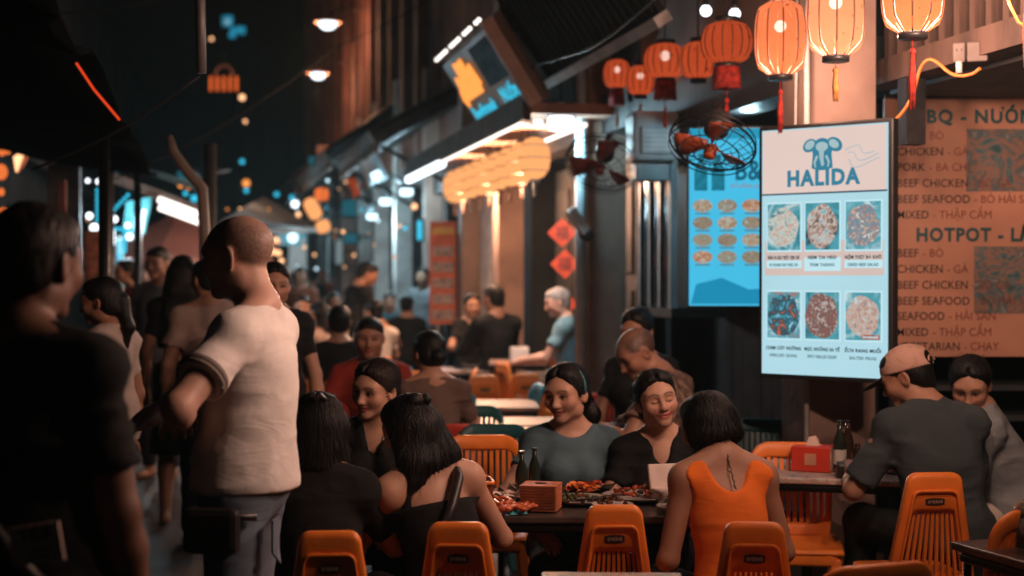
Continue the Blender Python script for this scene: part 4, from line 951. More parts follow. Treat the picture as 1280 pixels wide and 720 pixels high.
def lantern(label, p, r, h, m, tassel=None, fringe=False, power=30, col=(1, .66, .54), ribs=10, group='silk lanterns strung along the eave', cordlen=.5, bulb=True):
    root = empty('silk_lantern', p, rng.uniform(0, 1), label, 'lantern', group)
    prof = []
    for i in range(13):
        t = i / 12; z = (t - .5) * h
        e = 2.6 if h > r * 2 else 2.0
        prof.append((r * (.45 + .55 * (1 - abs(2 * t - 1) ** e) ** (1 / e)), z))
    n = ribs * 4; vs = []
    for R_, z in prof:
        for k in range(n):
            a = 2 * math.pi * k / n; f = 1 - .035 * (abs(math.sin(a * ribs / 2)) ** .7 * -1 + 1) * (R_ / r); vs.append((R_ * f * math.cos(a), R_ * f * math.sin(a), z))
    fs = [(i * n + k, i * n + (k + 1) % n, (i + 1) * n + (k + 1) % n, (i + 1) * n + k) for i in range(12) for k in range(n)]
    MB().add(vs, fs, True).build('shade', m, root)
    for k in range(ribs):
        a = 2 * math.pi * k / ribs
        MB().tube([(R_ * 1.0 * math.cos(a), R_ * 1.0 * math.sin(a), z) for R_, z in prof[::2]], .0034, 4).build('rib', mat('lantern_rib', (.10, .025, .012), .6), root)
    for z, q in ((-h / 2 - .012, 1), (h / 2 + .012, 1)): MB().lathe([(r * .30, z - .014), (r * .48, z - .012), (r * .48, z + .012), (r * .30, z + .014)], n=16).build('cap', M_cap, root)
    MB().tube([(0, 0, h / 2), (0, 0, h / 2 + cordlen)], .005, 5).build('cord', M_wire, root)
    if bulb: 
        MB().ball((0, 0, h * .16), r * .24, 10).build('bulb', glow('lantern_bulb', (1, .92, .85), 4.0), root)
    z = -h / 2 - .02
    if fringe:
        f = MB()
        for k in range(36):
            a = 2 * math.pi * k / 36; f.tube([(r * .44 * math.cos(a), r * .44 * math.sin(a), z), (r * .50 * math.cos(a), r * .50 * math.sin(a), z - h * .5 - rng.uniform(0, .012))], [.009, .006], 4)
        f.build('fringe', M_tas_red, root)
    if tassel:
        tm, ln_, off_ = tassel; f = MB(); f.tube([(0, 0, z), (0, 0, z - off_)], .003, 4)
        for k in range(10):
            a = 2 * math.pi * k / 10; f.tube([(.003 * math.cos(a), .003 * math.sin(a), z - off_), (.010 * math.cos(a), .010 * math.sin(a), z - off_ - ln_ * .5), (.009 * math.cos(a + .3), .009 * math.sin(a + .3), z - off_ - ln_ * rng.uniform(.92, 1))], [.004, .005, .002], 4)
        f.ball((0, 0, z - off_), .014, 8); f.build('tassel', tm, root)
    if power:
        l = bpy.data.lights.new('lamp_light', 'POINT'); l.energy = power; l.color = col; l.shadow_soft_size = r * .4
        lo = bpy.data.objects.new('lamp_light', l); COL.objects.link(lo); lo.parent = root; lo.location = (0, 0, -h * .32)
    return root
KEY = 275
lantern('peach silk lantern hanging left of the menu screen top, leftmost of the big three', pt(975, 48, 6.5), .117, .335, L_pale, (M_tas_red, .19, .06), power=KEY * .36)
lantern('cream silk lantern above the top of the bright menu screen, middle of the big three', pt(1044, 20, 5.9), .119, .335, L_cream, (M_tas_gold, .13, .04), power=KEY * .42)
lantern('peach silk lantern with long red tassel above the menu board, rightmost of the big three', pt(1140, -14, 5.3), .116, .33, L_pale, (M_tas_red, .22, .05), power=KEY * .75)
lantern('lantern at the top right corner showing only its red and gold tassel', pt(1283, -95, 4.6), .117, .36, L_pale, (mat('tassel_rust', (.55, .12, .04), .8), .26, .02), power=KEY)
for k, (s, a) in enumerate(((3.55, 1.95), (2.9, 2.45))):  # two unseen lanterns added to light the near tables
    q = F(s, a, 2.62); lantern(('silk lantern on the same string just above the top edge', 'silk lantern on the same string overhead near the camera')[k], q, .117, .335, L_pale, None, power=KEY * 1.35)
lantern('round red lantern with a wide fringe beside the fan, nearest of the red row', pt(908, 54, 7.3), .135, .21, L_red, (M_tas_red, .13, .17), True, power=3, col=(1, .35, .15), ribs=16, group='round red lanterns in a row', bulb=False)
lantern('round red lantern half hidden behind the fringed one', pt(872, 76, 7.9), .10, .20, L_red, None, False, power=2, col=(1, .35, .15), ribs=12, group='round red lanterns in a row', bulb=False)
lantern('round red lantern with fringe above the pale wall unit, middle of the red row', pt(831, 77, 8.8), .135, .21, L_red, (M_tas_red, .12, .17), True, power=3, col=(1, .4, .2), ribs=16, group='round red lanterns in a row')
lantern('small round orange lantern left of the middle fringed one', pt(800, 101, 9.4), .095, .19, L_red, (M_tas_red, .12, .05), False, power=2, col=(1, .4, .2), ribs=12, group='round red lanterns in a row')
lantern('round red lantern with fringe at the far left end of the red row', pt(771, 93, 10.2), .10, .20, L_red, (M_tas_red, .12, .15), True, power=2, col=(1, .4, .2), ribs=12, group='round red lanterns in a row')
for lab, x, y in (('small bare bulb above the fringed lantern, left one', 882, 14), ('small bare bulb above the fringed lantern, right one', 918, 18)):
    root = empty('bare_bulb', pt(x, y, 7.6), 0, lab, 'bulb'); MB().ball((0, 0, 0), .032, 10).build('bulb', G_white, root); MB().lathe([(.018, .025), (.018, .07)], n=8).build('socket', M_cap, root); MB().tube([(0, 0, .07), (0, 0, .5)], .004, 4).build('cord', M_wire, root)
tag(MB().tube([F(s, 2.33 - .012 * abs(s - 6), 3.02 - .05 * math.sin(s * 1.7)) for s in np.linspace(0, 11, 30)], .008, 5).build('lantern_cable', M_wire), 'black cable carrying the lanterns along the eave', 'cable')

# socket box and orange cable on the balcony beam
sk = empty('socket_box', pt(1212, 66, 6.17), YAW + R(90), 'pale double socket box with plug on the timber beam', 'socket')
for x, w in ((-.045, .05), (.03, .085)): MB().box((x, 0, 0), (w, .045, .085), None, .006).build('box', mat('socket_plastic', (.20, .15, .13), .6), sk)  # white plastic toned down so the lantern light does not burn it out
for x in (-.055, -.035): MB().box((x, -.024, .01), (.005, .006, .012)).build('slot', M_cap, sk)
MB().tube([(-.045, -.02, -.04), (-.045, -.02, -.09)], .014, 8).build('plug', M_white, sk)
sk.rotation_euler = (0, 0, R(-20))
c = [pt(x, y, 6.05 + .005 * (1195 - x)) for x, y in ((1224, 86), (1216, 93), (1200, 96), (1186, 92), (1174, 80), (1162, 73), (1152, 80), (1146, 98), (1140, 122), (1126, 144), (1118, 150))]
for _ in range(2): c = [c[0]] + [p for a, b in zip(c, c[1:]) for p in (a * .75 + b * .25, a * .25 + b * .75)] + [c[-1]]
tag(MB().tube(c, .0075, 6).build('orange_cable', M_orwire), 'orange cable drooping from the socket box to the menu board', 'cable')
tag(MB().tube([pt(x, y, 5.0) for x, y in ((1256, -10), (1262, 8), (1272, 28), (1285, 36))], .006, 5).build('orange_cable', M_orwire), 'short orange cable beside the corner tassel', 'cable')

# ------------------------------------------------------------------ screens and boards
def food_glow(name, cols, es, scale, seed):
    """a food picture: voronoi chunks of several colours"""
    m = bpy.data.materials.new(name); m.use_nodes = True; nt = m.node_tree; nt.nodes.clear(); L = nt.links.new
    tc = nt.nodes.new('ShaderNodeTexCoord'); mp = nt.nodes.new('ShaderNodeMapping'); mp.inputs['Location'].default_value = (seed * 1.3, seed * .7, seed * 2.1); L(tc.outputs['Object'], mp.inputs[0])
    nz = nt.nodes.new('ShaderNodeTexNoise'); nz.inputs['Scale'].default_value = scale * .62; nz.inputs['Detail'].default_value = 8; nz.inputs['Roughness'].default_value = .62; nz.inputs['Distortion'].default_value = 2.2; L(mp.outputs[0], nz.inputs['Vector'])
    vo = nt.nodes.new('ShaderNodeTexVoronoi'); vo.inputs['Scale'].default_value = scale; L(nz.outputs['Color'], vo.inputs['Vector']) if False else L(mp.outputs[0], vo.inputs['Vector'])
    ad = nt.nodes.new('ShaderNodeMath'); ad.operation = 'ADD'; L(nz.outputs['Fac'], ad.inputs[0]); 
    ml = nt.nodes.new('ShaderNodeMath'); ml.operation = 'MULTIPLY'; ml.inputs[1].default_value = .16; L(vo.outputs['Distance'], ml.inputs[0]); L(ml.outputs[0], ad.inputs[1])
    cr = nt.nodes.new('ShaderNodeValToRGB'); L(ad.outputs[0], cr.inputs[0])
    el0 = cr.color_ramp.elements; n = len(cols)
    el0[0].position = .40; el0[0].color = (*cols[0], 1); el0[1].position = .76; el0[1].color = (*cols[-1], 1)
    for i in range(1, n - 1): e_ = el0.new(.40 + .36 * i / (n - 1)); e_.color = (*cols[i], 1)
    e = nt.nodes.new('ShaderNodeEmission'); e.inputs['Strength'].default_value = es; L(cr.outputs[0], e.inputs['Color'])
    if es == 0:
        e = nt.nodes.new('ShaderNodeBsdfPrincipled'); e.inputs['Roughness'].default_value = .5; L(cr.outputs[0], e.inputs['Base Color'])
    o = nt.nodes.new('ShaderNodeOutputMaterial'); L(e.outputs[0], o.inputs['Surface']); _mats[name] = m; return m
FR = lambda x, y, z: Matrix.Translation((x, y, z)) @ RX
# main screen: local x to the right, front towards -y, z up
W_, H_ = .640, 1.150
ctr = Vector((1.422, 6.5, 1.107))
ms = empty('menu_screen', ctr, math.atan2(-.4, .5), 'tall bright vertical menu screen with an elephant emblem and six food pictures', 'screen')
MB().box((0, .035, H_ / 2), (W_ + .03, .06, H_ + .03), None, .008).build('housing', M_cap, ms)
MB().box((0, .0, H_ / 2), (W_ - .016, .008, H_ - .012)).build('lit_panel', glow('panel_pale_cyan', (.50, .80, .90), .95, .05, 3), ms)
MB().box((0, -.006, H_ * .862), (W_ - .03, .004, H_ * .255)).build('lit_panel', glow('panel_blush', (.86, .66, .60), .95, .03, 3), ms)
MB().box((0, -.006, H_ * .475), (W_ - .05, .003, H_ * .14)).build('lit_panel', glow('panel_blush_low', (.80, .62, .56), .9, .05, 3), ms)
MB().box((0, -.009, H_ * .733), (W_ - .016, .003, .008)).build('divider', glow('panel_line', (.12, .22, .30), .5), ms)
T_blue = glow('print_blue', (.05, .30, .44), .8); T_dark = glow('print_dark', (.06, .12, .16), .5); T_mid = glow('print_mid', (.18, .34, .40), .6)
text('HALIDA', .098, T_blue, ms, FR(0, -.011, H_ * .765), .0045, 'CENTER', .92)
# elephant emblem: ears, head, trunk, tusks
em = MB(); ez = H_ * .905
fl_ = lambda x, z, n: Vector((x, -.013 + n, ez + z))
def disc(mb, cx, cz, rx, rz, n=18, a=0, dy=0):
    ca, sa = math.cos(R(a)), math.sin(R(a)); mb.plate([(cx + rx * math.cos(t) * ca - rz * math.sin(t) * sa, cz + rx * math.cos(t) * sa + rz * math.sin(t) * ca) for t in [2 * math.pi * k / n for k in range(n)]], .003, lambda x, z, n_: fl_(x, z, n_ + dy))
disc(em, -.062, .02, .036, .028, a=35); disc(em, .062, .02, .040, .030, a=-35); disc(em, 0, .0, .050, .052); em.plate([(-.045, -.01), (.045, -.01), (.052, -.085), (.02, -.095), (-.02, -.095), (-.052, -.085)], .003, fl_)
em.build('emblem', T_blue, ms)
em = MB(); disc(em, -.060, .022, .026, .018, a=35, dy=-.004); disc(em, .060, .022, .026, .018, a=-35, dy=-.004); disc(em, 0, .012, .030, .022, dy=-.004); em.tube([(0, -.019, ez - .0), (.0, -.019, ez - .04), (.006, -.019, ez - .075)], [.013, .010, .007], 6)
em.tube([(-.022, -.018, ez - .03), (-.036, -.018, ez - .06), (-.030, -.018, ez - .082)], [.006, .005, .003], 5); em.tube([(.022, -.018, ez - .03), (.036, -.018, ez - .06), (.030, -.018, ez - .082)], [.006, .005, .003], 5)
em.build('emblem_light', glow('emblem_pale', (.48, .66, .70), .85), ms)
sw = MB()
for k in range(3): sw.tube([(.11 + .05 * t + .02 * math.sin(t * 2 + k), -.012, ez - .01 - .03 * k + .02 * math.sin(t * 1.9 + k)) for t in np.linspace(0, 3.0, 12)], .0035, 4)
sw.build('print_swirl', glow('swirl_faint', (.62, .66, .66), .9), ms)
foods = [((.03, .12, .15), (.30, .45, .45), (.62, .66, .60), (.55, .30, .22), (.72, .78, .76)), ((.04, .08, .10), (.30, .20, .16), (.52, .36, .30), (.62, .60, .56), (.1, .4, .5)), ((.30, .60, .66), (.52, .16, .10), (.05, .32, .44), (.55, .28, .16), (.66, .82, .86)),
         ((.55, .14, .08), (.10, .08, .08), (.03, .10, .14), (.10, .38, .48), (.5, .72, .78)), ((.04, .12, .16), (.36, .12, .08), (.12, .10, .11), (.55, .36, .28), (.3, .5, .55)), ((.10, .36, .42), (.50, .26, .20), (.62, .45, .38), (.48, .40, .36), (.6, .76, .78))]
M_card = glow('card_cyan', (.56, .84, .92), 1.0, .03)
caps = [('BÚN TA KEO TRỘT VỊM CHÍ', 'PA TAI BUN TROT PIGEL CHI'), ('NEM TAI HEO', 'TRIM TARING'), ('NỘM THỊT BÒ KHÔ', 'DRIED BEEF SALAD'), ('CHIM CÚT NƯỚNG', 'GRILLED QUAIL'), ('MỰC NƯỚNG SA TẾ', 'SPICY GRILLED SQUID'), ('ẾCH RANG MUỐI', 'SALTED FROG')]
for i in range(6):
    cx = (-.195, 0, .200)[i % 3]; cz = (H_ * .60, H_ * .245)[i // 3]
    MB().box((cx, -.006, cz), (.182, .005, .232), None, .002).build('picture_card', M_card, ms)
    fm = food_glow('food_picture_%d' % i, foods[i], .95, (34, 42, 36, 22, 44, 40)[i], i + 1)
    MB().box((cx, -.011, cz), (.166, .004, .214)).build('picture_ground', food_glow('food_ground_%d' % i, (foods[i][0], (.08, .36, .44), foods[i][-1]), .9, 9, i + 9), ms)
    mb = MB(); rx, rz = ((.078, .088), (.075, .10), (.078, .095), (.08, .1), (.08, .104), (.078, .092))[i]
    mb.plate([(cx + rx * math.cos(t) * (1 + .05 * math.sin(5 * t + i)), cz + rz * math.sin(t) * (1 + .05 * math.cos(4 * t + i))) for t in [2 * math.pi * k / 22 for k in range(22)]], .003, lambda x, z, n: Vector((x, -.0155 + n, z))); mb.build('picture_dish', fm, ms)
    tz = cz - .145 - (.012 if i > 2 else 0)
    a, b = caps[i]
    if i < 3: MB().box((cx, -.0085, tz - .028), (.182, .004, .036 if i != 1 else .062), None, .001).build('caption_card', M_card, ms)
    def fit(t_, sz, wmax): return min(1.0, wmax / (len(t_) * sz * .60))
    text(a, .021, T_dark, ms, FR(cx, -.0125, tz - .004), .0007, 'CENTER', fit(a, .021, .158)); text(b, .019, T_mid, ms, FR(cx, -.0125, tz - .037), .0005, 'CENTER', fit(b, .019, .155))
MB().box((.24, -.019, H_ * .245 - .092), (.085, .003, .020)).build('price_tag', glow('tag_red', (.55, .16, .10), .8), ms); text('ẾCH RANG MUỐI', .011, M_card, ms, FR(.24, -.0215, H_ * .245 - .096), .0004, 'CENTER', .8)
MB().box((-.05, .12, H_ * .5), (.10, .12, .10)).build('mount', M_blackm, ms)

# second screen farther back
s2 = empty('menu_screen', (1.265, 7.9, 1.405), R(-6), 'cyan menu screen half hidden behind the tall bright one', 'screen'); H2, W2 = .985, .56
MB().box((0, .03, H2 / 2), (W2 + .03, .05, H2 + .03), None, .008).build('housing', M_cap, s2)
MB().box((0, 0, H2 / 2), (W2, .008, H2)).build('lit_panel', glow('panel_cyan', (.07, .56, .86), 1.0, .06, 2), s2)
MB().plate([(-.27, .01), (.27, .01), (.27, .11), (.05, .09), (-.10, .155), (-.24, .12)], .004, lambda x, z, n: Vector((x, -.008 + n, z))).build('print_band', glow('band_blue', (.02, .38, .66), .75), s2)
MB().box((0, -.006, .955), (W2, .004, .055)).build('print_band', glow('band_blue_top', (.03, .42, .66), .8), s2)
text('B&B', .15, glow('print_script', (.02, .22, .36), .6), s2, FR(-.03, -.010, .70) , .004, 'LEFT', .8); text('ĐỒ UỐNG LẠNH', .026, glow('print_rose', (.50, .28, .30), .7), s2, FR(-.05, -.010, .655), .0005, 'LEFT', .9)
for x in (-.215, -.12):
    b = MB(); b.lathe([(.036, 0), (.036, .10), (.030, .13), (.014, .155), (.014, .20)], (x, -.004, .64), 12, Matrix.Diagonal((1, .12, 1))); b.build('print_bottle', glow('bottle_blue', (.03, .42, .62), .7, .25, 30), s2)
k = 0
for r_ in range(4):
    for c_ in range(4):
        cx, cz = -.205 + c_ * .135, .555 - r_ * .095; k += 1
        mb = MB().plate([(cx + .055 * math.cos(t), cz + .036 * math.sin(t)) for t in [2 * math.pi * j / 16 for j in range(16)]], .004, lambda x, z, n: Vector((x, -.009 + n, z)))
        mb.build('picture_dish', food_glow('small_dish_%d' % (k % 5), [((.12, .20, .18), (.45, .42, .30), (.30, .14, .08), (.7, .8, .8)), ((.2, .25, .12), (.55, .3, .15), (.6, .55, .45), (.7, .8, .8)), ((.1, .12, .12), (.5, .3, .2), (.35, .35, .25), (.65, .78, .8)), ((.5, .14, .06), (.6, .25, .12), (.7, .5, .35), (.7, .8, .8)), ((.35, .15, .10), (.6, .45, .35), (.2, .3, .2), (.7, .8, .8))][k % 5], .7, 60, k) if 'small_dish_%d' % (k % 5) not in _mats else _mats['small_dish_%d' % (k % 5)], s2)
        MB().box((cx, -.006, cz - .043), (.08, .003, .008)).build('caption', T_mid, s2)
MB().box((0, .1, .6), (.1, .12, .1)).build('mount', M_blackm, s2)

# printed menu board
YB = 7.45; bb = empty('menu_board', (2.705, YB + .02, CAM_H - 101 / FPX * YB), 0, 'orange printed menu board listing BBQ and hotpot dishes', 'menu board'); HB, WB = 1.355, 1.50
MB().box((0, .015, HB / 2), (WB, .03, HB)).build('board', mat('board_orange', (.52, .255, .165), .40, var=.16, scale=1.6, bump=.1, bscale=5), bb)
T_teal = mat('print_teal', (.015, .075, .085), .5); T_blk = mat('print_black', (.020, .017, .018), .5); T_brn = mat('print_brown', (.20, .055, .035), .5)
zy = lambda py: (446 - py) / FPX * YB
xx = lambda px: (px - 640) / FPX * YB - 2.705
text('BBQ - NƯỚNG', .096, T_teal, bb, FR(xx(1144), -.003, zy(153)), .0038, 'LEFT', 1.0); text('HOTPOT - LẨU', .096, T_teal, bb, FR(xx(1146), -.003, zy(301)), .0038, 'LEFT', .92)
rows = [(174, 'BEEF', 'BÒ'), (194, 'CHICKEN', 'GÀ'), (213.5, 'PORK', 'BA CHỈ'), (233.5, 'BEEF CHICKEN', 'BÒ GÀ'), (253.5, 'BEEF SEAFOOD', 'BÒ HẢI SẢN'), (273, 'MIXED', 'THẬP CẨM'), (321, 'BEEF', 'BÒ'), (341, 'CHICKEN', 'GÀ'), (361, 'BEEF CHICKEN', 'BÒ GÀ'), (381, 'BEEF SEAFOOD', 'BÒ HẢI SẢN'), (400, 'SEAFOOD', 'HẢI SẢN'), (420, 'MIXED', 'THẬP CẨM'), (438, 'VEGETARIAN', 'CHAY')]
for y_, a, b in rows:
    t = text(a, .060, T_blk, bb, FR(xx(1122), -.003, zy(y_)), .0003, 'LEFT', .93)
    w = max((v.co.x for v in t.data.vertices), default=0) * .93
    text('- ' + b, .060, T_brn, bb, FR(xx(1122) + w + .022, -.003, zy(y_)), .0, 'LEFT', .93)
for q, sd in (((1209, 239, 1330, 161), 3), ((1219, 392, 1330, 308), 7)):
    x0, x1, z0, z1 = xx(q[0]), xx(q[2]), zy(q[1]), zy(q[3])
    MB().box(((x0 + x1) / 2, -.0008, (z0 + z1) / 2), (x1 - x0, .0016, z1 - z0)).build('picture', food_glow('board_picture_%d' % sd, ((.02, .06, .07), (.07, .13, .14), (.25, .13, .09), (.05, .10, .11), (.20, .20, .18)), 0, 10, sd), bb)
MB().tube([(-WB / 2, .0, HB + .01), (WB / 2, .0, HB + .01)], .012, 6).build('batten', M_wood, bb); MB().tube([(-.4, .02, HB), (-.4, .3, HB + .25)], .006, 5).build('cord', M_wire, bb)
# counter and shelves under the board
ct = empty('steel_counter', (2.75, 7.75, 0), 0, 'dark steel counter with shelves under the orange menu board', 'counter')
for z in (.45, .82, .98): MB().box((0, 0, z), (1.5, .5, .03)).build('shelf', mat('dark_steel', (.045, .055, .06), .5, metal=.5), ct)
for x in (-.74, .74):
    for y in (-.24, .24): MB().tube([(x, y, 0), (x, y, 1.08)], .02).build('leg', M_blackm, ct)

# fans
def fan(label, p, r, tilt, rz, blade_m, roll=18):
    root = empty('wall_fan', p, R(rz), label, 'fan'); Mt = Matrix.Rotation(R(roll), 3, 'Y') @ Matrix.Rotation(R(tilt), 3, 'X')
    cg = MB()
    for rr, y in ((1, 0), (.98, -.035), (.98, .035), (.68, -.06), (.36, -.07)):
        cg.tube([Mt @ Vector((r * rr * math.cos(t), r * rr * math.sin(t), y)) for t in np.linspace(0, 2 * math.pi, 33)], .006 if rr == 1 else .0032, 5, False)
    cg.build('cage_ring', M_blackm, root)
    for k in range(20):
        t = 2 * math.pi * k / 20; u = Vector((math.cos(t), math.sin(t), 0)); MB().tube([Mt @ (u * r * .12 + Vector((0, 0, -.072))), Mt @ (u * r * .6 + Vector((0, 0, -.066))), Mt @ (u * r), Mt @ (u * r * .6 + Vector((0, 0, .05)))], .0022, 4).build('cage_wire', M_blackm, root)
    for k in range(3):
        a = 2 * math.pi * k / 3 + .5; b = MB(); pr = []
        for i in range(6):
            q = .12 + .80 * i / 5; wdt = .28 + .34 * math.sin(math.pi * min(1, q * .85))
            for j in (-1, 0, 1):
                th = a + j * wdt / 1.6; pr.append(Mt @ Vector((r * q * math.cos(th), r * q * math.sin(th), .022 * j)))
        b.add(pr, [(i * 3 + j, i * 3 + j + 1, (i + 1) * 3 + j + 1, (i + 1) * 3 + j) for i in range(5) for j in (0, 1)], True); o = b.build('blade', blade_m, root); o.modifiers.new('t', 'SOLIDIFY').thickness = .004
    MB().lathe([(.005, -.085), (.028, -.08), (.032, -.06), (.032, -.02)], n=14, M=Mt).build('hub', blade_m, root)
    MB().lathe([(.05, .06), (.065, .08), (.06, .17), (.03, .20)], n=16, M=Mt).build('motor', M_cap, root)
    e = Mt @ Vector((0, 0, .18)); MB().tube([e, e + Vector((.02, .16, .08)), e + Vector((.05, .35, .10))], .02, 8).build('arm', M_cap, root)
    return root
fan('wall fan with orange blades in a black wire cage left of the bright menu screen', pt(890, 180, 7.0), .215, -28, 0, mat('fan_orange', (.28, .05, .015), .45))
fan('wall fan with black cage and a dark red blade in front of the pale pillar', pt(752, 205, 9.3), .24, -40, 0, mat('fan_dark_red', (.25, .05, .04), .4))
# pale wall unit, tube fixture, floodlight, red paper diamonds
wu = empty('ventilation_unit', pt(815, 172, 9.2), R(8), 'pale blue metal ventilation unit on the wall under the red lanterns', 'ventilation unit')
MB().box((0, 0, 0), (.30, .26, .32), None, .03).build('housing', M_paleb, wu); MB().box((0, -.14, -.03), (.22, .03, .18), None, .01).build('front_cover', mat('blue_cover', (.30, .42, .47), .4), wu)
for i in range(5): MB().box((0, -.158, -.09 + i * .03), (.20, .008, .010)).build('louvre', M_paleb, wu)
MB().box((.0, .05, -.22), (.22, .16, .12), None, .01).build('duct', M_paleb, wu)
tf = empty('tube_fixture', pt(935, 136, 8.3), R(-6), 'short white tube light glowing behind the fan', 'light'); MB().tube([(-.08, 0, 0), (.09, 0, 0)], .014, 8).build('light_tube', G_tube, tf); l = bpy.data.lights.new('lamp_light', 'POINT'); l.energy = 22; l.color = (.5, .85, 1); l.shadow_soft_size = .05; lo = bpy.data.objects.new('lamp_light', l); COL.objects.link(lo); lo.parent = tf; lo.location = (0, -.05, -.03); MB().box((0, .03, .015), (.22, .04, .04)).build('housing', M_paleb, tf)
fd = empty('floodlight', pt(722, 276, 10.0), R(20), 'small grey floodlight tilted down on the blue drainpipe', 'floodlight'); Q = Matrix.Rotation(R(35), 3, 'Y')
MB().box((0, 0, 0), (.07, .09, .20), Q @ Matrix.Rotation(R(-70), 3, 'Y') @ Matrix.Rotation(R(0), 3, 'Z') if False else Matrix.Rotation(R(-38), 3, 'Y'), .012).build('housing', M_paleb, fd)
MB().box((-.028, -.03, -.02), (.02, .06, .19), Matrix.Rotation(R(-38), 3, 'Y'), .004).build('lens', mat('lens_grey', (.6, .68, .7), .2), fd); MB().box((.07, .02, -.09), (.09, .08, .10), Matrix.Rotation(R(-30), 3, 'Y'), .02).build('bracket', M_cap, fd)
for lab, x, y in (('upper red paper diamond on the dark door', 703, 291), ('middle red paper diamond on the dark door', 706, 330), ('lowest red paper diamond behind the grey-haired man', 704, 380)):
    root = empty('paper_diamond', pt(x, y, 12.6), R(-4), lab, 'paper decoration')
    MB().box((0, 0, 0), (.185, .006, .185), Matrix.Rotation(R(45), 3, 'Y')).build('paper', mat('red_paper', (.62, .075, .03), .6, var=.1), root)
    text('福', .13, mat('ink_dark_red', (.16, .02, .015), .6), root, FR(0, -.006, -.05), .002, 'CENTER')
# ------------------------------------------------------------------ chairs
def plastic(name, c):
    m = mat('plastic_' + name, c, .40, var=.09, scale=5, bump=.10, bscale=70, spec=.45); nt = m.node_tree; b = nt.nodes['Principled BSDF']; L = nt.links.new   # sun-faded and grubby in patches that differ from chair to chair
    ge = nt.nodes.new('ShaderNodeNewGeometry'); n = nt.nodes.new('ShaderNodeTexNoise'); n.inputs['Scale'].default_value = 3.2; n.inputs['Detail'].default_value = 6; n.inputs['Roughness'].default_value = .65; L(ge.outputs['Position'], n.inputs['Vector'])
    r_ = nt.nodes.new('ShaderNodeMapRange'); r_.inputs['From Min'].default_value = .3; r_.inputs['From Max'].default_value = .7; r_.inputs['To Min'].default_value = .80; r_.inputs['To Max'].default_value = 1.12; L(n.outputs['Fac'], r_.inputs[0])
    src = b.inputs['Base Color'].links[0].from_socket; v = nt.nodes.new('ShaderNodeVectorMath'); v.operation = 'SCALE'; L(src, v.inputs[0]); L(r_.outputs[0], v.inputs['Scale']); L(v.outputs[0], b.inputs['Base Color']); return m
PL = dict(orange=plastic('orange', (.92, .245, .035)), teal=plastic('teal', (.010, .075, .085)), cyan=plastic('cyan', (.02, .30, .40)), red=plastic('red', (.45, .05, .03)), amber=plastic('amber', (.85, .25, .05)))
M_logo = mat('grey_moulding', (.30, .20, .17), .6)
def proto_stool_chair(m):
    """narrow tapering back with slats, square seat, splayed legs; sitter faces +y"""
    r = empty('plastic_chair', (0, 0, 0))
    bw = lambda z: .208 + (.86 - z) * .285                         # outer width of back and rear legs at height z
    ty = lambda z: -.185 - (z - .45) * .10 if z > .45 else -.185 - (.45 - z) * .05
    fn = lambda x, z, n: Vector((x, ty(z) + n - .10 * x * x, z))
    outer = rtrap(bw(.86), bw(.44), .86, .44, .040, 6); inner = rtrap(bw(.715) - .085, bw(.47) - .085, .715, .47, .022, 6)
    MB().ring(outer, inner, .036, fn).build('back_frame', m, r)
    o2 = rtrap(bw(.78) - .055, bw(.46) - .052, .80, .455, .03, 6); i2 = rtrap(bw(.78) - .072, bw(.46) - .070, .789, .463, .025, 6)
    MB().ring(o2, i2, .014, lambda x, z, n: fn(x, z, n - .022)).build('back_rim', m, r)
    sl_ = MB(); n = 9
    for k in range(n):
        t = (k + .5) / n - .5; mb = MB()
        x0, x1 = t * (bw(.715) - .095), t * (bw(.47) - .095)
        P = [fn(x1 - .0055, .462, -.004), fn(x1 + .0055, .462, -.004), fn(x1 + .0055, .462, .008), fn(x1 - .0055, .462, .008), fn(x0 - .0055, .72, -.004), fn(x0 + .0055, .72, -.004), fn(x0 + .0055, .72, .008), fn(x0 - .0055, .72, .008)]
        mb.hexa(P).build('slat', m, r)
    mb = MB(); mb.plate([(.036 * math.copysign(1, math.cos(t)) * min(1, abs(math.cos(t)) * 1.4), .755 + .014 * math.sin(t)) for t in [2 * math.pi * k / 24 for k in range(24)]], .004, lambda x, z, n: fn(x, z, n - .0185)); hh = mb.build('handle_dark_plate', mat('slot_dark', (.06, .022, .012), .7), r)  # dark plate painted for the shade in the handle hole
    mk = MB()
    for k in range(6): mk.box((-.023 + k * .0092, ty(.755) - .0225, .755 + .001 * (k % 2)), (.0065, .002, .011 - .003 * (k % 3 == 1)))
    mk.build('moulded_mark', M_logo, r)
    seat = [(x, y) for x, y in rtrap(.34, .36, .19, -.19, .05, 6)]
    MB().plate(seat, .030, lambda x, z, n: Vector((x, z, .445 + n + .10 * (x * x)))).build('seat', m, r)
    MB().ring(rtrap(.335, .352, .185, -.185, .05, 6), rtrap(.30, .315, .165, -.165, .04, 6), .05, lambda x, z, n: Vector((x, z, .405 + n))).build('seat_apron', m, r)
    for sx in (-1, 1):
        a, b = bw(.44) / 2 - .022, bw(0) / 2 - .022
        P = []
        for z, xo in ((0, b), (.445, a)):
            P += [Vector((sx * xo - .024, ty(z) - .016, z)), Vector((sx * xo + .024, ty(z) - .016, z)), Vector((sx * xo + .024, ty(z) + .026, z)), Vector((sx * xo - .024, ty(z) + .026, z))]
        MB().hexa(P).build('leg', m, r)
        P = []
        for z, xo, y in ((0, .185, .205), (.43, .150, .165)):
            P += [Vector((sx * xo - .022, y - .020, z)), Vector((sx * xo + .022, y - .020, z)), Vector((sx * xo + .022, y + .018, z)), Vector((sx * xo - .022, y + .018, z))]
        MB().hexa(P).build('leg', m, r)
    for o in r.children:
        if o.name.split('.')[0] in ('leg', 'seat'):
            bv = o.modifiers.new('b', 'BEVEL'); bv.width = .006; bv.segments = 2
    return r
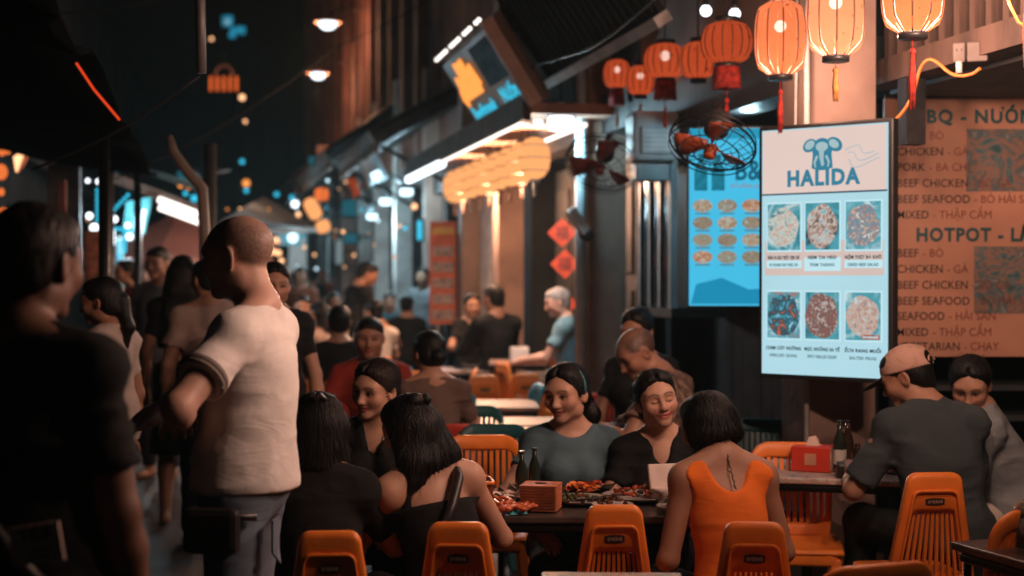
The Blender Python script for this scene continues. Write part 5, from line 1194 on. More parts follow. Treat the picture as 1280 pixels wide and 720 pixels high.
def proto_round_chair(m):
    """wide rounded slatted back, moulded seat and angled legs"""
    r = empty('plastic_chair', (0, 0, 0))
    fn = lambda x, z, n: Vector((x, -.20 - (z - .45) * .22 + 1.1 * x * x + n, z))
    outer = rtrap(.36, .33, .84, .40, .085, 8); inner = rtrap(.30, .285, .775, .50, .05, 8)
    MB().ring(outer, inner, .022, fn).build('back_frame', m, r)
    for k in range(10):
        x = -.126 + k * .028
        P = [fn(x + a, z, c) for z in (.495, .782) for a, c in ((-.0085, -.005), (.0085, -.005), (.0085, .006), (-.0085, .006))]
        MB().hexa(P).build('slat', m, r)
    n = 10; vs = []
    for i in range(n + 1):
        for j in range(n + 1):
            u, v = i / n * 2 - 1, j / n * 2 - 1; e = 1 - .12 * (v < 0) * v * v
            vs.append((u * .20 * e, v * .20, .455 - .018 * (1 - u * u) * (1 - v * v) - .03 * max(0, v - .6) ** 2))
    o = MB().add(vs, [(i * (n + 1) + j, (i + 1) * (n + 1) + j, (i + 1) * (n + 1) + j + 1, i * (n + 1) + j + 1) for i in range(n) for j in range(n)], True).build('seat', m, r); o.modifiers.new('t', 'SOLIDIFY').thickness = .018
    MB().ring(rtrap(.40, .36, .20, -.20, .05, 6), rtrap(.37, .33, .18, -.18, .04, 6), .06, lambda x, z, n: Vector((x, z, .418 + n))).build('seat_apron', m, r)
    for sx in (-1, 1):
        for y0, y1 in ((.175, .215), (-.175, -.225)):
            P = []
            for z, xo, y in ((0, .205, y1), (.42, .165, y0)): P += [Vector((sx * xo - .024, y - .020, z)), Vector((sx * xo + .024, y - .020, z)), Vector((sx * xo + .024, y + .020, z)), Vector((sx * xo - .024, y + .020, z))]
            o = MB().hexa(P).build('leg', m, r); bv = o.modifiers.new('b', 'BEVEL'); bv.width = .008; bv.segments = 2
    return r
_proto = {}
def chair(kind, colr, x, y, yaw, label, group=None, z=0.0):
    k = (kind, colr)
    if k not in _proto: _proto[k] = (proto_stool_chair if kind == 'a' else proto_round_chair)(PL[colr]); o = _proto[k]
    else: o = copy_tree(_proto[k])
    o.location = (x, y, z); o.rotation_euler = (0, 0, R(yaw)); o.scale = (.85, .95, 1) if kind == 'a' and y < 4.8 else (1, 1, 1)
    return tag(o, label, 'chair', group)
def cp(kind, colr, px, Y, yaw, label, z=0.0, dx=0):
    ox, oy = .21 * math.sin(R(yaw)), -.21 * math.cos(R(yaw))
    return chair(kind, colr, (px - 640) / FPX * (Y + oy) - ox, Y, yaw, label, 'plastic chairs at the street tables', z)
# the back plane lies about .21 in front of the chair's middle when it faces away from the camera
cp('a', 'orange', 412, 4.17, 4, 'orange slatted chair back under the woman in the black T-shirt')
cp('a', 'orange', 573, 4.31, -3, 'orange slatted chair back under the bare-shouldered woman')
cp('a', 'orange', 768, 4.62, 2, 'empty orange slatted chair in front of the tissue box and food')
cp('a', 'orange', 943, 4.31, -4, 'orange slatted chair back under the woman in the orange tank top')
cp('a', 'orange', 1166, 5.36, 6, 'tall orange chair of the man in the grey T-shirt and cap')
cp('b', 'orange', 1085, 3.86, 20, 'rounded orange chair top peeking in at the bottom right')
cp('b', 'orange', 990, 5.98, 170, 'empty orange round-backed chair facing us beside the right table')
cp('b', 'orange', 1266, 6.25, 70, 'orange chair of the woman in grey seen from the side')
cp('b', 'orange', 1270, 4.70, 40, 'orange slatted chair at the right edge behind the plastic cup')
cp('b', 'orange', 603, 6.25, 182, 'orange chair beyond the main table left of the tissue box')
cp('b', 'teal', 617, 6.75, 176, 'dark teal chair behind the orange chair of the main table')
cp('b', 'teal', 590, 7.75, 184, 'dark teal chair tucked behind the middle metal table')
cp('b', 'teal', 958, 7.0, 170, 'dark teal chair by the pillar behind the empty orange chair')
cp('b', 'cyan', 664, 9.6, 100, 'bright cyan chair beyond the teal woman')
cp('a', 'amber', 657, 10.6, 5, 'amber chair in front of the cyan chair by the far tables')
cp('a', 'amber', 630, 11.8, -60, 'amber chair at the table of the man in black')
cp('b', 'amber', 690, 12.2, 90, 'amber chair under the grey-haired man', .11)
cp('a', 'amber', 394, 11.4, 176, 'amber chair at the far left table beside the man in white')
cp('b', 'amber', 585, 11.2, 90, 'amber chair left of the far dark table post')
cp('b', 'red', 557, 7.3, 2, 'dark red chair under the woman with the low bun')
cp('b', 'red', 748, 8.6, 150, 'dark red chair behind the teal woman, left of two')
cp('b', 'red', 775, 8.3, 165, 'dark red chair behind the teal woman, right of two')
cp('b', 'red', 398, 8.0, 170, 'dark red chair left of the man in the red shirt')

cp('b', 'amber', 372, 9.6, 175, 'amber chair beside the elbow of the man in white')
cp('a', 'amber', 424, 10.0, 8, 'amber chair of the diner left of the red shirt man')
cp('b', 'amber', 520, 10.7, 185, 'empty amber chair beyond the woman with the bun')
cp('a', 'amber', 478, 12.6, 60, 'amber chair in the far row beyond the red shirt man')
cp('b', 'cyan', 560, 9.2, 20, 'cyan chair half hidden behind the woman with the bun')
cp('a', 'amber', 605, 10.4, 20, 'amber chair between the wooden tables')

# ------------------------------------------------------------------ tables
M_ttop = mat('table_top_worn', (.36, .25, .21), .35, var=.2, scale=6, coat=.2); M_tdark = mat('table_top_dark', (.10, .075, .065), .3, var=.3, scale=6, coat=.3)
M_menu = food_glow('menu_print', ((.04, .10, .11), (.30, .40, .42), (.45, .24, .16), (.5, .52, .5), (.08, .12, .12)), 0, 16, 4)
def table(label, x, y, w, d, yaw=0, m=M_ttop, h=.72, z=0.0):
    r = empty('folding_table', (x, y, z), R(yaw), label, 'table', 'folding tables along the street')
    MB().box((0, 0, h - .013), (w, d, .026), None, .006).build('table_top', m, r)
    MB().ring(rtrap(w * .96, w * .96, d * .48, -d * .48, .03, 4), rtrap(w * .90, w * .90, d * .44, -d * .44, .03, 4), .03, lambda x_, z_, n: Vector((x_, z_, h - .045 + n))).build('apron', M_blackm, r)
    for sx in (-1, 1):
        for sy in (-1, 1): MB().tube([(sx * w * .44, sy * d * .42, h - .04), (sx * w * .46, sy * d * .44, 0)], .014, 8).build('leg', M_blackm, r)
        MB().tube([(sx * w * .455, -d * .43, .25), (sx * w * .455, d * .43, .25)], .010, 6).build('crossbar', M_blackm, r)
    return r
table('main dark table covered with food and a tissue box', .0, 5.33, 1.40, .62, 0, M_tdark)
table('metal table behind the dark teal chair', -.33, 7.3, .60, .45, 0)
table('table corner behind the teal woman', .14, 7.75, .55, .50, -14)
table('wooden table in the third row back', .0, 8.35, .62, .48, 0)
table('wooden table in front of the cyan chair', -.12, 9.5, .60, .60, 0)
table('far table with a dark post at the man in black', -.42, 13.0, .62, .6, 0, z=.0)
table('far table at the left beside the man in white', -1.75, 12.6, .75, .6, 4)
table('small table before the grey-haired man', .05, 12.4, .5, .5, 0, z=.11)
table('dark table covered in printed menus beside the man with the cap', 1.52, 6.22, .80, .62, -14, M_menu)
table('near table with laminated menus at the bottom edge', .275, 3.80, .40, .56, -2, M_menu)
table('dark table corner at the bottom right with a plastic cup', 1.78, 4.42, .62, .50, 20, M_tdark)
table('far table of the diner in black', -1.05, 10.9, .7, .5, 0)
table('far table right of the red shirt man', -.62, 11.2, .6, .5, 3)
table('table between the red shirt man and the woman with the bun', -.72, 7.75, .65, .45, 2)

# ------------------------------------------------------------------ things on the tables
TZ = .7215
M_wov = mat('woven_orange', (.62, .20, .09), .6, var=.2, scale=12)
tb = empty('tissue_box', (.105, 5.16, TZ), R(-12), 'square woven orange tissue box on the main table', 'tissue box')
MB().box((0, 0, .048), (.128, .128, .094), None, .004).build('box', M_wov, tb)
for k in range(9):
    w = MB(); z = .008 + k * .0103
    for a in range(4): w.box((0, -.0655, z), (.126, .004, .0075)); 
    for i in range(4):
        q = Matrix.Rotation(R(90 * i), 3, 'Z'); w.box(q @ Vector((0, -.0655, z)), (.126, .004, .0072), q)
    w.build('woven_strip', M_wov, tb)
MB().plate([(.022 * math.cos(t), .012 * math.sin(t)) for t in [2 * math.pi * k / 16 for k in range(16)]], .004, lambda x, z, n: Vector((x, z, .0965 + n))).build('slot', mat('slot_dark', (.06, .022, .012), .7), tb)
def bottle(label, x, y, z, h, gm, lm=None, cap_m=None):
    r = empty('bottle', (x, y, z), 0, label, 'bottle', 'bottles on the tables'); q = h / .25
    MB().lathe([(.030 * q, 0), (.032 * q, .006 * q), (.032 * q, .13 * q), (.026 * q, .165 * q), (.013 * q, .20 * q), (.013 * q, .24 * q)], n=16).build('glass', gm, r)
    MB().lathe([(.0145 * q, .236 * q), (.0145 * q, .25 * q)], n=12).build('cap', cap_m or M_cap, r)
    if lm: MB().lathe([(.0326 * q, .04 * q), (.0326 * q, .11 * q)], n=16, caps=False).build('paper_label', lm, r)
G_btl = mat('bottle_glass', (.02, .028, .02), .12, var=.2, scale=4, spec=.7); G_brn = mat('bottle_brown', (.035, .016, .01), .12, spec=.7)
bottle('dark glass bottle standing left of the woven tissue box', (652 - 640) / FPX * 5.35, 5.35, TZ, .19, G_btl)
bottle('second dark bottle close behind the woven tissue box', (668 - 640) / FPX * 5.5, 5.5, TZ, .185, G_btl)
bottle('dark bottle with pale label on the right table', (1050 - 640) / FPX * 6.15, 6.15, TZ, .225, G_btl, mat('label_pale', (.55, .52, .48), .7))
bottle('dark bottle behind the labelled one on the right table', (1060 - 640) / FPX * 6.3, 6.3, TZ, .21, G_brn)
for k, (lab, px, Y, c) in enumerate((('red sauce jar with orange lid by the left women', 569, 5.55, (.35, .03, .02)), ('red sauce jar standing behind the other jar', 577, 5.62, (.40, .06, .03)))):
    r = empty('sauce_jar', ((px - 640) / FPX * Y, Y, TZ), 0, lab, 'jar'); MB().lathe([(.022, 0), (.024, .01), (.024, .075), (.018, .085)], n=14).build('glass', mat('sauce_%d' % k, c, .2), r); MB().lathe([(.021, .083), (.021, .105)], n=14).build('lid', PL['orange'], r)
# orange plastic basket
bk2 = empty('plastic_basket', (-.135, 5.20, TZ), R(8), 'small clear and orange plastic basket among the shrimp', 'basket')
MB().ring(rtrap(.13, .13, .08, -.08, .015, 4), rtrap(.115, .115, .07, -.07, .012, 4), .012, lambda x, z, n: Vector((x, z, .10 + n))).build('rim', PL['orange'], bk2)
for sx, sy, w, d in ((0, -.066, .115, .004), (0, .066, .115, .004), (-.056, 0, .004, .13), (.056, 0, .004, .13)): MB().box((sx, sy, .05), (w, d, .095)).build('side', mat('basket_amber', (.35, .08, .04), .25, var=.2), bk2)
def heap(label, cat, x, y, rx, ry, n, m, shape, group=None, name='food_heap', z=TZ):
    """pile of pieces in one serving"""
    r = empty(name, (x, y, z), 0, label, cat, group); rr = random.Random(hash(label) % 999 + 3); rr = random.Random(len(label) * 7 + n)
    for k in range(n):
        a = rr.uniform(0, 6.28); q = math.sqrt(rr.random()); px, py = rx * q * math.cos(a), ry * q * math.sin(a); pz = .012 + .035 * (1 - q) * rr.uniform(.5, 1.2)
        Q = Matrix.Rotation(rr.uniform(0, 6.28), 3, 'Z') @ Matrix.Rotation(rr.uniform(-.5, .5), 3, 'X'); mb = MB()
        if shape == 'shrimp': mb.tube([Q @ Vector((.028 * math.cos(t), .028 * math.sin(t) - .01, .004 * t)) + Vector((px, py, pz)) for t in np.linspace(0, 3.6, 8)], [.004, .010, .011, .011, .010, .008, .006, .003], 7); nm = 'shrimp'
        elif shape == 'crumple':
            vs = [Q @ Vector((u * .035 + rr.uniform(-.01, .01), v * .035 + rr.uniform(-.01, .01), rr.uniform(0, .03))) + Vector((px, py, pz)) for u in (-1, -.33, .33, 1) for v in (-1, -.33, .33, 1)]
            mb.add(vs, [(i * 4 + j, (i + 1) * 4 + j, (i + 1) * 4 + j + 1, i * 4 + j + 1) for i in range(3) for j in range(3)]); nm = 'tissue'
        elif shape == 'chunk': mb.ball((px, py, pz), (rr.uniform(.008, .020), rr.uniform(.007, .013), rr.uniform(.004, .009)), 7, Q); mb.v = [(a + rr.uniform(-.004, .004), b + rr.uniform(-.004, .004), c + rr.uniform(-.003, .003)) for a, b, c in mb.v]; nm = 'piece'
        elif shape == 'leaf':
            vs = [Q @ Vector(p) + Vector((px, py, pz)) for p in ((-.03, 0, 0), (-.01, .014, .008), (.012, .012, .010), (.032, 0, .004), (.012, -.013, .009), (-.01, -.013, .006))]; mb.add(vs, [(0, 1, 2, 3), (0, 3, 4, 5)]); nm = 'leaf'
        mb.build(nm, m if not isinstance(m, list) else m[k % len(m)], r)
    return r
def plate(label, x, y, rad, m, z=TZ, name='plate', deep=.018):
    r = empty(name, (x, y, z), 0, label, name); MB().lathe([(rad * .55, 0), (rad * .6, .004), (rad, deep), (rad * 1.02, deep + .004), (rad * .97, deep + .004), (rad * .58, .009), (.002, .008)], n=28).build('dish', m, r); return r
M_pl = mat('plate_white', (.62, .55, .50), .25, var=.05); M_blk = mat('bowl_black', (.02, .016, .016), .2)
M_shr = mat('shrimp_orange', (.70, .16, .06), .35, var=.25, scale=40); M_tis = mat('paper_tissue', (.70, .55, .48), .9, var=.1)
M_carr = mat('carrot_shred', (.85, .22, .03), .45, var=.2, scale=30); M_herb = mat('herb_green', (.10, .10, .03), .6, var=.4, scale=20); M_red = mat('chilli_red', (.50, .07, .03), .35, var=.35, scale=40); M_meat = mat('grilled_meat', (.22, .09, .045), .4, var=.4, scale=40)
heap('pile of orange boiled shrimp on the main table', 'food', -.05, 5.10, .13, .07, 26, M_shr, 'shrimp')
heap('crumpled paper tissues behind the shrimp', 'tissue', -.03, 5.36, .10, .08, 12, M_tis, 'crumple', name='crumpled_tissue')
w_ = empty('wrapper', (.02, 5.06, TZ), R(20), 'small bright cyan wrapper beside the shrimp', 'wrapper'); MB().add([(-.035, -.02, .002), (.03, -.025, .004), (.036, .02, .02), (-.03, .025, .014), (0, 0, .030)], [(0, 1, 4), (1, 2, 4), (2, 3, 4), (3, 0, 4)]).build('foil', mat('cyan_foil', (.08, .50, .58), .25, var=.2, scale=30), w_)
plate('white plate of shredded carrot and herbs beside the tissue box', .255, 5.30, .115, M_pl)
heap('orange shredded carrot garnish on a plate', 'food', .26, 5.33, .055, .05, 26, [M_carr, M_carr, M_shr], 'leaf', z=TZ + .035)
heap('brown and green grilled food next to the carrot', 'food', .245, 5.24, .085, .06, 34, [M_herb, M_meat, M_herb], 'chunk', z=TZ + .012)
plate('black bowl in front of the teal woman', .32, 5.52, .085, M_blk, name='bowl', deep=.045)
heap('red sauce filling the black bowl', 'food', .32, 5.52, .05, .05, 14, M_red, 'chunk', z=TZ + .012)
plate('wide white plate of red chilli meat in front of the smiling woman', .475, 5.38, .135, M_pl)
heap('red chilli meat heaped on the wide plate', 'food', .475, 5.38, .095, .085, 48, [M_red, M_shr, M_meat], 'chunk', z=TZ + .016)
plate('small plate of bones behind the empty orange chair', .365, 5.16, .075, M_pl); heap('dark scraps on the small plate', 'food', .365, 5.16, .05, .05, 16, M_meat, 'chunk', z=TZ + .012)
cb = empty('foam_box', (.605, 5.30, TZ), R(14), 'white foam takeaway box beside the woman in orange', 'box'); MB().box((0, 0, .028), (.15, .13, .055), None, .012).build('base', mat('foam_white', (.70, .58, .52), .8), cb); MB().box((0, .07, .085), (.15, .016, .11), Matrix.Rotation(R(-18), 3, 'X'), .006).build('lid', mat('foam_white', (.7, .58, .52), .8), cb)
for lab, x, y, a in (('pair of dark chopsticks on the plate edge', .33, 5.22, 30),):
    r = empty('chopsticks', (x, y, TZ + .028), R(a), lab, 'chopsticks')
    for d in (-.006, .006): MB().tube([(-.11, d, .004), (.10, d * 2, .012)], [.0028, .0016], 6).build('stick', M_cap, r)
plate('small white plate at the right end of the main table', .60, 5.12, .08, M_pl); heap('herb leaves on the small white plate', 'food', .60, 5.12, .05, .05, 14, [M_herb, M_tis], 'leaf', z=TZ + .014)
# right table
rb = empty('tissue_box', ((1017 - 640) / FPX * 6.2, 6.2, TZ), R(-24), 'red printed tissue box with a white tissue on the right table', 'tissue box')
MB().box((0, 0, .055), (.17, .12, .108), None, .004).build('box', mat('red_card', (.62, .05, .025), .45, var=.1), rb); MB().box((.0, -.0615, .055), (.05, .002, .05)).build('printed_mark', mat('card_cream', (.6, .28, .18), .5), rb)
MB().box((.0865, 0, .055), (.003, .116, .10)).build('printed_side', food_glow('box_side', ((.5, .3, .25), (.25, .16, .13), (.6, .5, .45)), 0, 30, 2), rb)
MB().add([(-.03, -.012, .108), (.03, -.010, .108), (.026, .014, .108), (-.026, .012, .108), (-.02, 0, .145), (.008, .006, .152), (.024, -.004, .138)], [(0, 1, 6, 5, 4), (1, 2, 6), (2, 3, 4, 5, 6), (3, 0, 4)]).build('tissue', M_tis, rb)
ch = empty('condiment_caddy', ((1066 - 640) / FPX * 6.0, 6.0, TZ), R(-10), 'black condiment caddy at the grey man\'s elbow', 'caddy'); MB().box((0, 0, .03), (.13, .11, .06), None, .008).build('tray', M_cap, ch); MB().lathe([(.022, .06), (.024, .10), (.012, .12), (.012, .14)], (.02, 0, 0), 12).build('jar', G_brn, ch)
cup = empty('plastic_cup', ((1282 - 640) / FPX * 4.45, 4.45, TZ), 0, 'clear plastic cup with dome lid at the right edge', 'cup'); MC = mat('clear_plastic', (.75, .70, .66), .1, trans=.85, var=.03); MB().lathe([(.026, 0), (.036, .10)], n=18).build('cup', MC, cup); MB().lathe([(.038, .10), (.036, .12), (.022, .14), (.006, .148)], n=18).build('lid', MC, cup)
bt = empty('handbag', ((955 - 640) / FPX * 5.55, 5.55, .455), R(20), 'small dark bag with looped handle on the empty orange chair', 'bag'); MB().box((0, 0, .045), (.20, .12, .09), None, .03).build('body', M_cap, bt); MB().tube([(.06 + .05 * math.cos(t), 0, .10 + .045 * math.sin(t)) for t in np.linspace(-.4, 3.6, 12)], .008, 6).build('handle', M_cap, bt)
nb = empty('paper_box', pt(649, 430, 12.4), R(10), 'pale tissue packet on the small table before the grey-haired man', 'box'); nb.location.z = .11 + TZ; MB().box((0, 0, .06), (.16, .10, .12), None, .01).build('box', M_white, nb); MB().box((0, 0, .122), (.05, .02, .004)).build('slot', M_cap, nb)
nb = empty('paper_box', pt(418, 440, 12.6), R(4), 'pale tissue packet on the far left table', 'box'); nb.location.z = TZ; MB().box((0, 0, .05), (.14, .10, .10), None, .01).build('box', mat('packet_rose', (.6, .42, .36), .7), nb); MB().box((0, 0, .102), (.05, .02, .004)).build('slot', M_cap, nb)
# ------------------------------------------------------------------ the people in the photograph
def at(px, Y): return (px - 640) / FPX * Y, Y
BLK = (.012, .012, .013)
def near(label, px, Y, **k): return person(label, *at(px, Y), **k)
# two standing figures on the left
r1, j1 = near('man in black seen from behind with a paper tag at his hip', 32, 2.95, yaw=-8, sit=False, sex='m', H=1.71, hair='short', head=(-10, 6, 0), tone='deep', tc=(.006, .007, .008), tname='jet', bc=(.008, .008, .009), bname='jet_trousers',  # skin and clothes darkened in colour so he reads as a silhouette
               arms=('down', (.215, .10, .80)), poles=(None, (.3, -.8, .1)), wide=.88, sleeve=.72, seed=4, group=None, strands=700)
r2, j2 = near('shaven-headed man in a white T-shirt standing with folded arms', 306, 4.12, yaw=82, sit=False, sex='m', H=1.745, hair=None, buzz=((.13, .10, .085), .72), head=(-10, 8, 0), tone='pink', tc=(.80, .76, .73), tname='white_tee', bc=(.15, .20, .26), bname='denim',
               arms=((-.16, .13, 1.17), (-.02, .28, 1.16)), poles=((-1, .05, -.35), (.6, .5, -.3)), wide=1.0, sleeve=.62, lean=(-4, 0), curve=6, seed=2, fold=.6, neckcut=(.066, .072, .05), hems=.955, fine=.004, res=.010)
# ribbed cuff, pocket, belt pouch and tag as parts
d_ = j2['el'][-1] - j2['Sh'][-1]; e_ = j2['Sh'][-1] + d_ * .62; u_ = Vector(d_).normalized()
cf = MB()
qz = u_.to_track_quat('Z', 'Y').to_matrix()
cf.lathe([(.067, -.034), (.0715, -.030), (.0722, -.004), (.067, .001)], e_, 28, qz, caps=False); cf.build('sleeve_cuff', mat('ribbed_dark_cuff', (.10, .085, .075), .8, var=.3, scale=60), r2)
for zz in (-.026, -.010): MB().lathe([(.0722, zz), (.0735, zz + .002), (.0722, zz + .004)], e_, 28, qz, caps=False).build('cuff_stripe', mat('cuff_pale', (.45, .38, .34), .8), r2)
hp_ = j2['hips'][-1]
for zz, w_, t_ in ((-.02, .13, .006), (-.075, .12, .005)): pass
pk = MB(); pk.plate([(-.055, .0), (.055, .005), (.055, -.09), (0, -.125), (-.055, -.09)], .006, lambda x, z, n: Vector((-.10 + .12 * 0 + x * .55, -.136 - n + abs(x) * .25, .885 + z))); pk.build('back_pocket', cloth('denim', (.15, .20, .26)), r2)
pch = MB(); pch.box((-.195, .03, .865), (.05, .16, .13), None, .02); pch.build('belt_pouch', M_cap, r2)
MB().tube([(-.165, -.09, .90), (-.19, .0, .905), (-.175, .10, .90)], .012, 6).build('belt', M_cap, r2)
tgx = MB().box((.125, -.207, 1.055), (.105, .004, .075), Matrix.Rotation(R(-10), 3, 'Y')); tgx.build('paper_tag', mat('tag_paper', (.55, .42, .38), .8), r1)
text('TCS', .034, T_blk, r1, Matrix.Translation((.093, -.2105, 1.060)) @ Matrix.Rotation(R(-10) * -1 * -1, 4, 'Y') @ RX, .0012, 'LEFT', 1.0)
for k in range(2): MB().box((.133, -.2105, 1.045 - .012 * k), (.05 - .01 * k, .001, .004), Matrix.Rotation(R(-10), 3, 'Y')).build('printed_line', T_brn, r1)
sp = MB(); sp.tube([(-.16, -.155, 1.30), (-.05, -.172, 1.16), (.06, -.165, 1.02), (.15, -.12, .90)], .016, 6); sp.build('bag_strap', M_cap, r1)

# main table, near side, backs to the camera
r3, j3 = near('woman in a black T-shirt from behind with bobbed hair and a dark clip', 396, 4.52, yaw=6, H=1.58, hair='bob', hctx=dict(len=.125), head=(-4, 6, 0), tone='light', tc=BLK, tname='black', arms=('table', 'table'), lean=(8, 0), curve=6, seed=5, seat=.40, sleeve=.72, neckcut=(.11, .10, .055), strands=2600)
clip = MB(); q = j3['H'] + j3['Rh'] @ (V(0, -.09, .085) * j3['g']); clip.tube([q + V(-.03, 0, .012), q + V(-.008, -.012, .03), q, q + V(.01, -.012, .028), q + V(.03, 0, .008)], [.008, .014, .006, .014, .008], 7); clip.build('hair_clip', M_cap, r3)
r4, j4 = near('bare-shouldered woman from behind with long dark hair leaning left', 566, 4.62, yaw=22, H=1.60, hair='long', hctx=dict(fall=(-.035, -.13), tip=.020), head=(14, 14, -10), tone='light', top='tube', tc=BLK, tname='black', arms=((-.13, .36, .80), 'table'), lean=(14, -7), curve=10, seed=6, seat=.40, strands=3000)
hq = j4['H'] + j4['Rh'] @ (V(.0, -.09, .09) * j4['g']); MB().ball(hq, (.035, .03, .028), 10).ball(hq + V(.035, -.005, .005), (.022, .02, .02), 8).build('hair_knot', HAIR['black'], r4)
st_ = MB(); Pn, S_ = j4['C'], j4['S']; R2_ = j4['R2']
st_.tube([j4['C'] + R2_ @ V(.095, .05, .175), j4['C'] + R2_ @ V(.10, -.03, .168), j4['C'] + R2_ @ V(.075, -.10, .10), j4['C'] + R2_ @ V(.02, -.125, .01), j4['C'] + R2_ @ V(-.06, -.12, -.10)], [.010, .017, .018, .018, .017], 6); st_.build('bag_strap', M_cap, r4)
r8, j8 = near('woman in an orange tank top from behind with short dark hair and a spine tattoo', 920, 4.70, yaw=12, H=1.57, hair='bob', head=(16, 22, -2), tone='mid', top='tank', tc=(.85, .19, .028), tname='orange', bc=(.03, .035, .05), bname='dark_jeans', arms=((-.14, .30, .56), (.16, .34, .60)), poles=((-.35, -.7, -.4), (.35, -.7, -.4)), lean=(16, 0), curve=12, seed=8, seat=.42, hctx=dict(len=.05), knees=.09, strands=3000)
ta = MB(); tp_ = []
for k in range(15):
    t = k / 14 * .78; tp_.append(j8['N'] * (1 - t) + j8['C'] * t + j8['R2'] @ V(.0028 * math.sin(k * 2.4), -.071 - .040 * t, 0))
ta.tube(tp_, [.0024 + .0014 * (k % 2) for k in range(15)], 5)
ta.build('tattoo', mat('ink', (.12, .075, .065), .6), r8)

# main table, far side, facing the camera
r5, j5 = near('dark-haired woman facing us between the two women in black', 476, 5.72, yaw=172, H=1.60, hair='tied', hc='brown', head=(-22, 8, -6), tone='light', top='vneck', tc=BLK, tname='black', arms=('table', 'table'), lean=(6, 0), seed=9, seat=.43, lips=(.34, .08, .07), fine=.0038, strands=2000, flow='tied', smile=.5)
MB().tube([j5['N'] + j5['R2'] @ V(-.05, .055, .0), j5['N'] + j5['R2'] @ V(-.02, .10, -.09), j5['N'] + j5['R2'] @ V(.02, .10, -.09), j5['N'] + j5['R2'] @ V(.05, .055, .0)], .0025, 5).build('necklace', M_steel, r5)
r6, j6 = near('smiling woman in a teal T-shirt with a dark ponytail and headband', 714, 5.72, yaw=184, H=1.61, hair='pony', hctx=dict(tail=(-.05, .03, -.10), tail2=(-.05, .06, -.20)), head=(-34, 7, 3), tone='light', tc=(.085, .145, .175), tname='teal', arms=((-.20, .28, .60), (.17, .33, .62)), poles=((-.9, -.4, -.2), (.9, -.4, -.2)), seed=10, seat=.40, sleeve=.50, fine=.0038, neckcut=(.088, .11, .075), fold=.55, strands=2200, flow='tied', smile=.8)
hb2 = MB(); g_ = j6['g']
hb2.tube([j6['H'] + j6['Rh'] @ (V(.090 * math.cos(t), -.005 - .012 * math.sin(t), .028 + .102 * math.sin(t)) * g_) for t in np.linspace(-.2, math.pi + .2, 20)], .0065, 6); hb2.build('headband', mat('band_teal', (.03, .16, .17), .6), r6)
r7, j7 = near('laughing woman in a black V-neck with closed eyes', 833, 5.66, yaw=176, H=1.59, hair='tied', head=(12, -4, 10), tone='light', top='vneck', tc=BLK, tname='black', closed=True, arms=('table', 'table'), lean=(2, 3), seed=11, seat=.385, lips=(.40, .10, .09), fine=.0038, strands=2200, flow='tied', smile=1.0)

# right table
r9, j9 = near('man in a grey T-shirt and pale cap from behind at the right table', 1186, 5.62, yaw=16, sex='m', H=1.72, hair='short', head=(42, 24, 0), tone='mid', tc=(.05, .062, .068), tname='grey_tee', bc=(.02, .022, .02), bname='dark_shorts', arms=((-.20, .40, .76), (.12, .42, .76)), lean=(15, 0), curve=12, seed=12, wide=1.08, sleeve=.85, strands=500)
gc = j9['g']; cw = lambda *c: j9['H'] + j9['Rh'] @ (V(*c) * gc)
cap = [el(cw(0, -.012, .040), V(.094, .112, .094) * gc, j9['Rh'], .01), hs(cw(0, 0, .028), j9['Rh'] @ V(0, .12, -1), .004), el(cw(0, -.125, .045), V(.042, .05, .030) * gc, j9['Rh'], .006, '-')]
link_mesh('cap', sdf_mesh('cap', cap, .005, .005, (), None), cloth('cap_sand', (.52, .32, .25)), r9)
br = [el(cw(0, .125, .028), V(.078, .078, .008) * gc, j9['Rh'] @ rot(0, 8), .01)]
link_mesh('cap_brim', sdf_mesh('cap_brim', br, .004, .004, (), None), cloth('cap_brim_dark', (.05, .035, .03)), r9)
MB().tube([cw(.040 * math.cos(t), -.118, .032 + .022 * math.sin(t) - .004) for t in np.linspace(0, math.pi, 10)], .004, 5).build('cap_strap', cloth('cap_sand', (.52, .32, .25)), r9)
r10, j10 = near('woman in a grey T-shirt and pale shorts leaning in beside the capped man', 1272, 6.05, yaw=72, H=1.62, hair='lowbun', head=(84, 26, 0), tone='mid', tc=(.20, .22, .23), tname='mid_grey', bot='shorts', bc=(.52, .44, .38), bname='pale', arms=((-.16, .40, .72), (.14, .40, .70)), lean=(18, -4), curve=8, seed=13, sleeve=.70, seat=.46, strands=900, flow='tied')

# second row
near('man in a dark patterned shirt bending his head behind the laughing woman', 868, 6.85, yaw=62, sex='m', H=1.74, hair=None, buzz=((.03, .02, .018), .9), head=(48, 34, 0), tone='tan', tc=(.045, .03, .026), tname='pattern', arms=((-.26, .42, .86), (.10, .42, .80)), lean=(20, 0), curve=10, seed=14, res=.012, fine=.005, seat=.52, strands=500)
near('person with dark hair tied up hidden behind the man in the patterned shirt', 800, 7.7, yaw=150, H=1.66, hair='bun', head=(0, 14, 0), tone='tan', tc=(.02, .02, .02), tname='black', arms=('table', 'lap'), seed=15, res=.014, fine=.007, seat=.56)
near('man in a dark red shirt facing us behind the left women', 462, 8.4, yaw=180, sex='m', H=1.72, hair='short', head=(4, 6, 0), tone='tan', tc=(.26, .03, .02), tname='dark_red', arms=((-.10, .34, .82), 'table'), seed=16, res=.013, fine=.006)
near('woman with a low bun in a taupe shirt seen from behind', 542, 7.55, yaw=10, H=1.62, hair='lowbun', head=(22, 10, 0), tone='mid', tc=(.13, .085, .07), tname='taupe', neckcut=(.062, .07, .05), arms=('table', 'table'), lean=(10, 0), seed=17, res=.013, fine=.006)
near('man in a black jacket from behind at the far table', 620, 12.9, z0=.05, yaw=30, sex='m', H=1.76, hair='short', head=(10, 6, 0), tone='tan', top='jacket', tc=BLK, tname='black', seat=.55, seed=18, res=.018, fine=.010)
